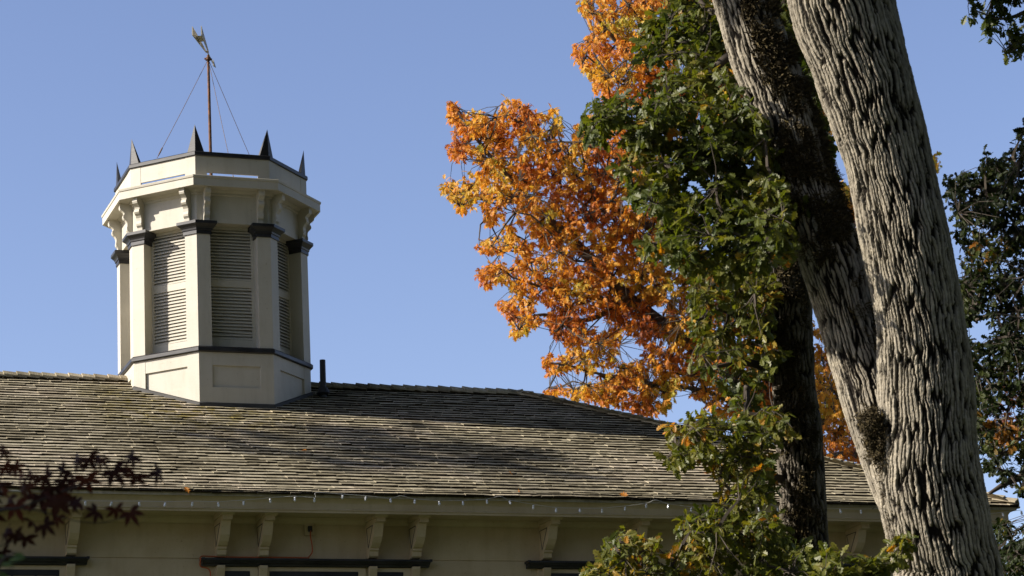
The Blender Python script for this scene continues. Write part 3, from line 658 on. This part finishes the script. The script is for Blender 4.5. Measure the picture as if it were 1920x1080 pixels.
fk = np.array([P(1650+(y-880)*.22+rg.normal(0, 4), y, 19.78+rg.normal(0, .02)) for y in rg.uniform(880, 1000, 120)]); moss_tufts(mb, fk, np.tile(-_fw, (120, 1)), 6, .03, rg)
link('moss', mb, MOSS, oak, fix=False, tint=True)

# --- the mossy oak behind it
moak = thing('mossy_oak', 'dark mossy oak with a straight trunk and yellowing green leaves, in front of the roof', 'tree', tuple(P(1545, 1950, 25)*[1, 1, 0]))
tb = MB()
T3 = [(-250, 1375, 1425), (-100, 1395, 1450), (60, 1412, 1472), (200, 1422, 1488), (400, 1433, 1508), (541, 1439, 1518), (607, 1442, 1521), (667, 1447, 1524), (733, 1449, 1529), (793, 1453, 1540), (881, 1461, 1546), (941, 1464, 1549), (1047, 1466, 1556), (1300, 1470, 1580), (1700, 1480, 1610), (1960, 1450, 1660)]
C3 = trunk(tb, edge_rows(T3, 25, 25), .042, .30, .030, 21, 260, .012, (4.5, 9.5))
link('trunk', tb, BARKD, moak, smooth=True, fix=False, tint=True)
mb = MB(); b0, n0 = mossy(C3, 420, 1030, ([420, 1030], [-.8, -.75]), ([420, 1030], [.7, .5]), 2600, .50, 13, 46); moss_tufts(mb, b0, n0, 10, .06, rg)
link('moss', mb, MOSS, moak, fix=False, tint=True)
rg = np.random.default_rng(31)
G1 = [(1265,-90),(1268,0),(1240,20),(1215,40),(1205,60),(1195,90),(1190,115),(1210,140),(1215,165),(1190,180),(1150,185),(1135,193),(1112,188),(1105,205),(1125,212),(1100,225),(1085,245),(1100,262),(1120,258),(1150,270),(1180,265),(1180,290),(1155,315),(1150,330),(1165,350),(1170,372),(1205,375),(1225,360),(1235,390),(1240,420),(1225,450),(1205,470),(1215,490),(1250,485),(1280,505),(1320,500),(1350,530),(1400,520),(1470,490),(1492,470),(1485,410),(1470,330),(1455,265),(1430,215),(1405,205),(1380,140),(1360,90),(1345,40),(1335,-90)]
G1B = [(1430,-90),(1445,0),(1470,100),(1500,180),(1530,330),(1562,335),(1560,250),(1552,200),(1530,120),(1510,60),(1490,0),(1470,-90)]
G2 = [(1300,490),(1290,530),(1300,560),(1285,590),(1300,620),(1310,650),(1290,680),(1320,700),(1340,725),(1365,730),(1370,765),(1400,775),(1430,740),(1445,690),(1478,690),(1478,655),(1450,640),(1455,580),(1455,500)]
G3 = [(1240,792),(1262,800),(1287,778),(1326,775),(1364,778),(1400,782),(1444,768),(1470,774),(1504,779),(1492,812),(1468,806),(1456,831),(1430,836),(1452,870),(1456,926),(1420,935),(1400,955),(1440,958),(1466,965),(1470,990),(1500,1010),(1517,1020),(1521,1056),(1535,1100),(1245,1100),(1262,1060),(1252,1006),(1284,967),(1323,955),(1362,945),(1368,915),(1345,900),(1338,872),(1300,862),(1298,900),(1282,880),(1249,876),(1236,856),(1268,832)]
G4 = [(1098,1065),(1127,1041),(1133,1009),(1166,997),(1207,1006),(1234,1015),(1225,1041),(1262,1074),(1262,1100),(1090,1100)]
def limbs_px(parent, specs, name='limb'):
    pts = []
    for p_, d0, d1, r0, r1 in specs:
        lb = MB(); pts += list(limb(lb, px_limb(p_, d0, d1), r0, r1, 30, 8)); link(name, lb, TWIG, parent, smooth=True, fix=False)
    return np.array(pts)
lp1 = limbs_px(oak, [([(1415, 90), (1360, 110), (1290, 180), (1200, 210), (1120, 205)], 21.5, 21.3, .05, .010), ([(1440, 190), (1350, 290), (1280, 340), (1190, 340)], 21.3, 21.1, .05, .010), ([(1490, 330), (1380, 400), (1300, 450), (1230, 470)], 20.95, 20.9, .05, .010), ([(1400, 20), (1330, 20), (1290, -40)], 21.7, 22.4, .05, .012),
        ([(1400, 10), (1430, 60), (1500, 130), (1530, 240)], 21.7, 22.3, .045, .012)])
lp3 = limbs_px(moak, [([(1455, 620), (1400, 600), (1350, 580), (1310, 600)], 25, 24.3, .06, .012), ([(1460, 700), (1400, 680), (1330, 690)], 25, 24.3, .06, .012), ([(1470, 800), (1410, 790), (1402, 760), (1400, 725)], 25, 24.2, .05, .03), ([(1470, 800), (1380, 800), (1300, 800), (1250, 800)], 25, 24.0, .06, .010),
        ([(1475, 900), (1410, 890), (1360, 900), (1345, 960)], 25, 24.0, .05, .012), ([(1480, 1010), (1420, 1020), (1350, 1010), (1280, 1020)], 25, 23.5, .06, .012), ([(1480, 1180), (1400, 1120), (1262, 1074), (1200, 1030), (1160, 1010)], 25, 23.2, .05, .01)])
def tips_of(poly, per, d, th, seed, **kw):
    rg_ = np.random.default_rng(seed); p = fill(poly, per, rg_, seed=seed, **kw); dd = (d(p) if callable(d) else d)+rg_.normal(0, th, len(p)); return p, Pm(p, dd)
def green_crown(parent, lp, specs, seed):
    allt = []; tnt = []
    for poly, per, d, th, sd_, t0, gp in specs:
        p, q = tips_of(poly, per, d, th, sd_, gap=gp, gs=36); allt.append(q)
        tnt.append(np.clip(t0+(vnoise(p[:, 0]/60+7, p[:, 1]/60+3, 77)-.5)*.35+np.random.default_rng(sd_).normal(0, .09, len(p))+np.where(np.random.default_rng(sd_+9).random(len(p)) < .035, .35, 0), 0, 1))
    crown(parent, np.vstack(allt), np.concatenate(tnt), lp, OAKG, .112, 5, GREEN, seed, droop=.35, upness=.8, node_every=9)
green_crown(oak, lp1, [(G1, 70, lambda p: np.interp(p[:, 0], [1100, 1340, 1480], [21.1, 20.95, 20.75])+np.interp(p[:, 1], [60, 190, 320, 420], [1.6, 0, 0, -.55]), .33, 1, .48, .30), (G1B, 75, 22.3, .3, 6, .40, .25)], 41)
green_crown(moak, lp3, [(G2, 75, 24.8, .45, 2, .58, .28), (G3, 75, 23.9, .4, 3, .66, .25), (G4, 80, 23.2, .3, 4, .62, .20)], 47)

# sprigs that grow straight from the big oak
rg = np.random.default_rng(8)
S_ = [[(1440,440),(1450,400),(1480,365),(1510,360),(1545,385),(1560,400),(1520,405),(1490,450),(1470,465)], [(1535,1030),(1560,1020),(1590,1022),(1580,1050),(1590,1075),(1590,1110),(1530,1110)], [(1597,1050),(1625,1040),(1655,1045),(1657,1100),(1600,1100)], [(1663,1060),(1670,1015),(1690,1002),(1708,1010),(1705,1050),(1680,1062)]]
SL_ = [[(1500, 440, 21.1), (1485, 430, 20.95), (1470, 420, 20.8), (1480, 400, 20.7)], [(1560, 1160, 19.3), (1560, 1090, 19.25), (1562, 1050, 19.2)], [(1630, 1160, 19.3), (1630, 1080, 19.25)], [(1690, 1100, 19.6), (1686, 1050, 19.4)]]
for i, poly in enumerate(S_):
    p, q = tips_of(poly, 90, (20.75, 19.2, 19.2, 19.3)[i], .10, 60+i)
    crown(oak, q, np.clip(rg.normal(.58, .1, len(q)), 0, 1), np.array([P(*v) for v in SL_[i]]), OAKG, .105, 5, GREEN, 43+i, droop=.3, name='leaf_sprig', node_r=.007)
# hanging bough at the upper right
H = [(1808,-60),(1812,20),(1810,48),(1830,40),(1845,45),(1850,66),(1870,58),(1876,45),(1905,62),(1900,80),(1878,95),(1874,108),(1900,106),(1925,95),(1990,60),(1990,-60)]
p, q = tips_of(H, 150, 21.8, .15, 71, holes=[(1862, 12, 12, 14), (1838, -5, 8, 8), (1890, 85, 10, 6)])
lb = MB(); l1 = limb(lb, [C1[0, :3], P(1650, -500, 20.6), P(1900, -420, 21.4), P(2050, -150, 21.8), P(2000, 20, 21.8), P(1930, 60, 21.8), P(1890, 100, 21.8)], .16, .006, 50, 8); l2 = limb(lb, [P(2030, -80, 21.8), P(1940, 10, 21.8), P(1880, 35, 21.8), P(1830, 20, 21.8)], .03, .005, 24, 6)
link('bough', lb, LIMB, oak, smooth=True, fix=False)
crown(oak, q, np.clip(rg.normal(.25, .12, len(q)), 0, 1), np.vstack([l1[25:], l2]), OAKG, .105, 5, GREEN, 44, droop=.5, name='leaf_bough', node_r=.006, node_every=14)

# --- orange oak behind the house
ork = thing('orange_oak', 'tall oak in orange autumn leaf behind the house roof', 'tree', tuple(P(1500, 1500, 60)*[1, 1, 0]))
A_ = [(838,176),(848,185),(865,205),(880,208),(905,205),(915,222),(930,228),(945,182),(965,178),(975,195),(990,190),(1005,215),(1030,200),(1045,203),(1055,220),(1060,240),(1050,250),(1062,265),(1050,290),(1065,285),(1072,250),(1085,222),(1110,212),(1160,215),(1230,260),(1300,400),(1330,520),(1340,650),(1340,700),(1290,725),(1265,735),(1255,770),(1220,778),(1200,775),(1180,768),(1150,760),(1100,752),(1050,742),(1018,735),(1022,728),(1060,722),(1085,735),(1088,705),(1075,690),(1045,695),(1020,690),(1015,670),(1040,665),(1065,668),(1058,645),(1035,625),(1020,600),(1000,618),(985,622),(968,640),(955,625),(962,610),(950,600),(935,580),(930,565),(955,565),(965,550),(950,530),(935,525),(905,540),(888,515),(905,500),(925,490),(935,480),(895,465),(892,455),(915,445),(935,440),(945,425),(955,405),(930,420),(915,425),(910,410),(895,390),(880,395),(865,400),(855,380),(835,370),(822,345),(840,335),(860,340),(875,320),(900,325),(905,310),(920,315),(895,305),(895,285),(870,290),(860,300),(840,290),(830,280),(835,268),(850,265),(848,245),(835,225),(838,200)]
B_ = [(1083,-5),(1085,15),(1105,35),(1110,60),(1072,88),(1075,110),(1090,130),(1110,150),(1112,170),(1120,182),(1160,190),(1230,230),(1400,300),(1440,100),(1400,-90),(1100,-90)]
D_ = [(1290,480),(1480,480),(1480,800),(1400,792),(1345,785),(1318,752),(1300,738),(1320,715)]
E_ = [(1520,600),(1555,610),(1600,740),(1615,800),(1640,880),(1600,870),(1580,860),(1540,850),(1520,760)]
F_ = [(1565,340),(1600,345),(1640,440),(1650,600),(1600,520),(1580,430)]
F2 = [(1440,-60),(1500,-20),(1560,200),(1560,320),(1480,200)]
I_ = [(1742,288),(1756,288),(1768,302),(1766,312),(1745,312)]
K_ = [(1845,740),(1920,700),(1990,720),(1990,860),(1900,850),(1850,850)]
HO = [(975,350,9,8),(1020,366,8,11),(955,388,11,6),(1070,470,7,7),(1122,305,9,9),(1200,372,26,18),(1005,497,18,8),(1180,655,24,26),(1060,613,8,6),(1085,675,10,7),(1000,300,8,5),(1048,258,10,8),(1110,470,6,5),(1150,85,10,10),(1182,152,13,8),(1220,50,10,12),(1010,540,9,6),(1140,690,10,7),(985,430,8,7),(1100,700,8,6)]
lb = MB(); lp = []
for pts, d0, d1, r0, r1 in (([(1500, 1500), (1495, 1100), (1470, 800), (1440, 640), (1400, 450), (1370, 200), (1340, -80)], 60, 60, .42, .12),
        ([(1460, 760), (1300, 650), (1180, 560), (1105, 483), (1050, 430), (1008, 395), (960, 340), (915, 288), (868, 225)], 60, 59, .22, .03), ([(1420, 560), (1300, 470), (1180, 405), (1130, 375), (1080, 330), (1030, 260)], 60, 59.5, .17, .03), ([(1200, 580), (1120, 560), (1040, 545), (960, 520)], 60, 59, .08, .02),
        ([(1180, 560), (1100, 600), (1020, 590), (980, 600)], 60, 59.2, .08, .02), ([(1470, 820), (1340, 740), (1230, 720), (1120, 700), (1050, 680)], 60, 59, .07, .02), ([(1380, 250), (1280, 180), (1200, 120), (1140, 60), (1110, 20)], 60, 59, .13, .03), ([(1230, 140), (1160, 150), (1100, 105)], 60, 59, .06, .02),
        ([(1008, 395), (950, 375), (890, 372), (840, 350)], 59.4, 59, .06, .015), ([(1480, 900), (1540, 800), (1580, 720), (1600, 560), (1600, 380)], 60, 60.5, .15, .03), ([(1400, 400), (1500, 200), (1520, 60)], 60, 61, .12, .03), ([(1600, 560), (1690, 420), (1755, 305)], 60.5, 61, .05, .01), ([(1540, 860), (1700, 830), (1850, 800), (1950, 790)], 60, 61, .10, .03)):
    q = limb(lb, px_limb(pts, d0, d1), r0, r1, 34, 8); lp += list(q)
link('trunk', lb, LIMB, ork, smooth=True, fix=False)
allt = []; tnt = []
for poly, per, sd_, gp, t0 in ((A_, 38, 101, .28, .63), (B_, 38, 102, .26, .73), (D_, 45, 103, .22, .62), (E_, 45, 104, .24, .60), (F_, 45, 105, .22, .78), (F2, 60, 106, .28, .66), (I_, 40, 107, 0, .88), (K_, 90, 108, .45, .3)):
    p, q = tips_of(poly, per, 59.6, 1.3, sd_, gap=gp, gs=32, holes=HO); allt.append(q)
    rr_ = np.random.default_rng(sd_+50); base = t0+(vnoise(p[:, 0]/45+3, p[:, 1]/45+9, 55)-.5)*.78+rr_.normal(0, .10, len(p))
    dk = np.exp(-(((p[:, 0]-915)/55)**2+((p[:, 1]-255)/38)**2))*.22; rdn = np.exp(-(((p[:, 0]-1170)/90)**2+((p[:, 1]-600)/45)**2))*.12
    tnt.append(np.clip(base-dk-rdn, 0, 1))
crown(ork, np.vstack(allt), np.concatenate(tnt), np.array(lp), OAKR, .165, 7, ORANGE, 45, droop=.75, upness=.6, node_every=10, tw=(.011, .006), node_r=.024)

# --- dark oak to the right
dko = thing('shaded_oak', 'dark green oak in shade at the right, reaching over the end of the roof', 'tree', tuple(P(2120, 1900, 30)*[1, 1, 0]))
R1 = [(1925,222),(1905,250),(1900,270),(1890,290),(1870,290),(1850,283),(1832,292),(1845,320),(1820,315),(1800,325),(1775,325),(1780,350),(1770,365),(1785,390),(1800,420),(1790,440),(1800,470),(1812,540),(1990,540),(1990,200)]
R2 = [(1780,520),(1990,520),(1990,930),(1925,925),(1895,918),(1868,895),(1848,880),(1815,800),(1800,700)]
R3 = [(1858,985),(1880,975),(1900,985),(1925,975),(1990,960),(1990,1120),(1868,1120)]
lb = MB(); lp = []
for pts, r0, r1 in (([(2120, 1900), (2110, 1400), (2090, 900), (2060, 500), (2030, 100)], .34, .14), ([(2095, 900), (1980, 880), (1900, 900), (1855, 925)], .09, .02), ([(2070, 600), (1980, 560), (1900, 580), (1830, 600)], .08, .02), ([(2075, 700), (1960, 640), (1900, 640), (1850, 660), (1815, 650)], .07, .012), ([(2055, 450), (1960, 400), (1880, 360), (1800, 345)], .09, .015), ([(2085, 800), (1960, 740), (1880, 720), (1840, 740)], .07, .012), ([(2040, 250), (1960, 300), (1900, 330)], .06, .012), ([(1900, 580), (1890, 650), (1895, 720), (1885, 800)], .03, .01), ([(2105, 1200), (1990, 1080), (1900, 1040), (1870, 1030)], .06, .012)):
    q = limb(lb, px_limb(pts, 30, 30 if len(pts) == 5 else 29.6), r0, r1, 30, 7); lp += list(q)
link('trunk', lb, TWIG, dko, smooth=True, fix=False)
allt = []; tnt = []
for poly, per, sd_, gp, t0, hs in ((R1, 62, 201, .14, .35, ()), (R2, 58, 202, .33, .40, ()), (R3, 60, 203, .15, .40, ())):
    p, q = tips_of(poly, per, 29.7, .6, sd_, gap=gp, gs=26, holes=hs); allt.append(q)
    tnt.append(np.clip(t0+np.random.default_rng(sd_).normal(0, .14, len(p))+np.exp(-(((p[:, 0]-1860)/60)**2+((p[:, 1]-465)/35)**2))*.42+np.where(vnoise(p[:, 0]/30, p[:, 1]/30, 8) > .5, 1, 0)*np.exp(-(((p[:, 0]-1885)/50)**2+((p[:, 1]-800)/50)**2))*.7, 0, 1))  # first patch paints sunlit leaves lighter, second turns leaves orange
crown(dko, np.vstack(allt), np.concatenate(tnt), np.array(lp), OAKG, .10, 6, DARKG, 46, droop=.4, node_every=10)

# ---------------------------------------------------------------- red maple branch close to the lens, lower left
mpl = thing('red_maple', 'dark red Japanese maple branch reaching in at the lower left', 'tree', tuple(P(-560, 2300, 8)*[1, 1, 0]))
lb = MB(); lp = []
for pts, r0, r1 in (([(-560, 2420), (-520, 1900), (-420, 1400), (-250, 1080), (-100, 985), (0, 957), (32, 953), (90, 932), (130, 915), (150, 909)], .06, .0018), ([(32, 953), (70, 957), (110, 968), (150, 978), (190, 980), (235, 970)], .0028, .0015), ([(-260, 1090), (-100, 1050), (0, 1024), (38, 1008)], .006, .0015), ([(-120, 990), (-60, 900), (0, 890), (80, 885), (150, 880), (190, 868)], .005, .0012), ([(90, 932), (150, 912), (200, 900), (255, 892), (290, 890)], .0022, .001), ([(-60, 900), (-10, 870), (12, 850)], .002, .001)):
    q = limb(lb, px_limb(pts, 8.0, 8.0), r0, r1, 40, 7, 3.0); lp += list(q)
link('trunk', lb, TWIG, mpl, smooth=True, fix=False)
rg = np.random.default_rng(12)
rgm = np.random.default_rng(77)
ML = [(float(rgm.uniform(-20, 150)), float(rgm.uniform(900, 965)), float(rgm.uniform(18, 28))) for _ in range(7)]+[(12,850,17),(28,882,22),(5,882,22),(33,900,24),(62,898,22),(85,900,30),(118,888,26),(140,868,28),(170,866,27),(196,866,20),(248,862,24),(165,905,32),(210,890,32),(258,900,32),(290,890,28),(20,940,24),(30,955,30),(72,938,34),(108,945,34),(130,950,30),(148,948,22),(60,985,28),(82,990,24),(8,1000,30),(30,1008,24),(52,1014,26),(3,1040,22),(107,975,18),(188,966,26),(215,960,24),(246,968,27),(100,920,28),(50,915,26),(-10,930,30),(-15,970,30),(120,930,24),(2,912,24)]
pos = []; X_ = []; Zn = []; sz = []
for x, y, s_ in ML:
    pos.append(P(x+rg.normal(0, 3), y-s_*.3, 8+rg.normal(0, .10))); a = rg.normal(0, .75); X_.append(-_u*math.cos(a)+_r*math.sin(a)+_fw*rg.normal(0, .35)); Zn.append(-_fw*rg.uniform(.25, 1)+_u*.3+rg.normal(0, .35, 3)); sz.append(s_*1.22/F_PX*8*rg.uniform(.9, 1.1))
# the part of the same tree outside the frame, up-sun of the branch
rg2 = np.random.default_rng(14); n = 260
off = Pm(np.stack([rg2.uniform(-460, -40, n), 985+rg2.normal(0, 45, n)+np.zeros(n)], 1), 8+rg2.normal(0, .18, n)); keep = ((off-CAM)@_r)/((off-CAM)@_fw)*F_PX+960 < -30; off = off[keep]
pos = np.vstack([np.array(pos), off]); X_ = np.vstack([np.array(X_), rg2.normal(0, .6, (len(off), 3))+[0, 0, -.5]]); Zn = np.vstack([np.array(Zn), rg2.normal(0, .5, (len(off), 3))+[0, 0, 1]]); sz = np.concatenate([sz, rg2.uniform(.035, .065, len(off))])
lb = MB(); leaves(lb, PALM, pos, X_, Zn, np.array(sz), np.clip(rg.normal(.45, .25, len(pos)), 0, 1)); link('crown', lb, MAPLE, mpl, fix=False, tint=True)
# a few bright leaves of a shrub below it
shb = thing('leafy_shrub', 'sunlit bright green oval leaves at the bottom left corner', 'shrub', tuple(P(-60, 2500, 7)*[1, 1, 0]))
lb = MB(); limb(lb, px_limb([(-90, 2500), (-60, 1600), (-25, 1150), (0, 1058), (22, 1040), (30, 1035)], 7, 7), .012, .0012, 40, 6); limb(lb, px_limb([(-40, 1250), (-20, 1100), (0, 1075), (30, 1062)], 7, 7), .004, .001, 20, 6); link('stem', lb, TWIG, shb, smooth=True, fix=False)
SL = [(24, 1040, 24, 1.45), (-4, 1042, 16, 1.3), (14, 1054, 32, 1.9), (-8, 1062, 34, 1.75), (-20, 1078, 36, 1.6), (-40, 1060, 34, 1.7), (-6, 1090, 32, 1.5), (-50, 1100, 34, 1.3)]
pos = np.array([P(x, y, 7) for x, y, _, _ in SL]); X_ = np.array([_r*math.sin(a)-_u*math.cos(a)+_fw*.1 for _, _, _, a in SL]); Zn = np.array([-_fw*.6+_u*.7-_r*.5+rg.normal(0, .15, 3) for _ in SL])
lb = MB(); leaves(lb, OVAL, pos, X_, Zn, np.array([s_/F_PX*7 for _, _, s_, _ in SL]), rg.uniform(.2, 1, len(SL))); link('crown', lb, BRIGHT, shb, fix=False, tint=True)

# ---------------------------------------------------------------- dry leaves lying on the roof
for (x, y), lab in zip(((346, 913), (576, 844), (954, 884), (971, 922), (1160, 926), (1322, 887)),
        ('dry orange leaf on the roof edge below the cupola', 'small dry leaf on the shingles below the vent pipe', 'pale dry leaf halfway down the shingles at the middle', 'brown dry leaf near the eave at the middle of the roof', 'curled orange leaf on the eave right of the middle', 'dry leaf on the shingles beside the green oak leaves')):
    nrm = np.array([0, -st, ct]); d = ray(x, y); q = CAM+d*((nrm@np.array([0, -EY, EZ])+.055-nrm@CAM)/(nrm@d)); a = rng.uniform(0, 6.28)
    lb = MB(); leaves(lb, OAKR, np.array([q]), np.array([[math.cos(a), math.sin(a)*ct, math.sin(a)*st]]), np.array([nrm+rng.normal(0, .5, 3)]), np.array([.13]), np.array([.45])); o = link('fallen_leaf', lb, ORANGE, fix=False, tint=True)
    o['label'] = lab; o['category'] = 'leaf'; o['group'] = 'dry leaves on the roof'

# ---------------------------------------------------------------- the park's trees round the camera, outside the frame
def woods(name, label, spots, seed, leaf=.55, per=900):
    rg = np.random.default_rng(seed); lb = MB(); pos = []
    for x, y, h, r_ in spots:
        lb.tube([(x, y, 0), (x+.2, y, h*.35), (x, y+.2, h*.7)], [.45, .38, .2], 7)
        c = rg.normal(0, 1, (per, 3)); c = unit(c)*rg.uniform(.35, 1, (per, 1))**.6; pos.append(c*[r_, r_, h*.40]+[x, y, h*.62])
    pos = np.vstack(pos); leaves(lb, OAKG, pos, rg.normal(0, 1, pos.shape)-[0, 0, .4], rg.normal(0, .6, pos.shape)+[0, 0, 1], leaf*rg.uniform(.7, 1.6, len(pos)), np.clip(rg.normal(.4, .15, len(pos)), 0, .9))
    o = link(name, lb, DARKG, fix=False, tint=True); o['kind'] = 'stuff'; o['label'] = label; o['category'] = 'woods'
woods('park_woods', 'dense dark park trees standing behind the camera', [(-34, -52, 15, 8), (-24, -58, 20, 8), (-13, -55, 24, 8), (-2, -54, 25, 8), (9, -50, 25, 8), (19, -44, 25, 8), (26, -34, 25, 8), (29, -22, 24, 8), (30, -8, 22, 7), (-5, -44, 22, 6), (5, -40, 22, 6), (14, -33, 23, 6), (-15.2, -25.0, 10.5, 3.0)], 90, .8, 1500)  # last one added up-sun, to shade the maple branch

# unseen crowns hung on the two oaks above the frame, added to dim skylight
def shading_crown(parent, box, n, seed, base):
    rg = np.random.default_rng(seed); (x0, x1), (y0, y1), (z0, z1) = box
    c = rg.uniform(0, 1, (60, 3))*[x1-x0, y1-y0, z1-z0]+[x0, y0, z0]; pos = c[rg.integers(0, 60, n)]+rg.normal(0, 1, (n, 3))*[1.5, 1.5, .9]; pos = pos[pos[:, 2] > z0]
    pr = pos-CAM; d_ = pr@_fw; yy = 540-F_PX*(pr@_u)/d_; pos = pos[(d_ < .5) | (yy < -160)]
    lb = MB(); leaves(lb, OAKG, pos, rg.normal(0, 1, pos.shape)-[0, 0, .4], rg.normal(0, .45, pos.shape)+[0, 0, 1], .55*rg.uniform(.7, 1.4, len(pos)), np.clip(rg.normal(.45, .15, len(pos)), 0, .9))
    link('shading_crown', lb, GREEN, parent, fix=False, tint=True)
    tb = MB()
    for k in range(0, 60, 4):
        limb(tb, [base, (base+c[k])/2+[0, 0, .6], c[k]], .14, .03, 14, 6)
    link('shading_limbs', tb, LIMB, parent, smooth=True, fix=False)
shading_crown(oak, ((-7, 5), (-26, -12), (14.2, 21)), 9000, 301, C1[0, :3])
shading_crown(moak, ((-4, 16), (-15, -7.2), (15.0, 21)), 8000, 302, C3[0, :3])
shading_crown(moak, ((-6, 18), (-7.2, 9), (18.8, 24)), 11000, 303, C3[0, :3]+[0, 0, 4])  # canopy over the roof, added to deepen the shadow on it

tt = MB(); rg = np.random.default_rng(99); bx_, by_ = -23.0, -9.0
tt.tube([(bx_, by_, 0), (bx_, by_, 12), (bx_-.2, by_, 24)], [.4, .3, .1], 8)
tgt = [np.array(q) for q in ((1.2, -3.0, 8.85), (.4, -3.4, 8.6), (2.3, -3.6, 8.5), (2.7, -3.2, 8.7))]; pos = []
for q in tgt:
    c = q+to_sun*27.0; limb(tt, [(bx_, by_, c[2]-3), ((bx_+c[0])/2, (by_+c[1])/2, c[2]-.6), c], .09, .02, 12, 5); pos.append(c+np.clip(rg.normal(0, 1, (60, 3)), -1.5, 1.5)*[.55, .5, .32])
pos = np.vstack(pos); leaves(tt, OAKG, pos, rg.normal(0, 1, pos.shape), rg.normal(0, .6, pos.shape)+[0, 0, 1], .42*rg.uniform(.6, 1.2, len(pos)), np.full(len(pos), .4))
o = link('park_tree', tt, DARKG, fix=False, tint=True); o['kind'] = 'stuff'; o['label'] = 'thin tall park tree standing left of the house'; o['category'] = 'woods'
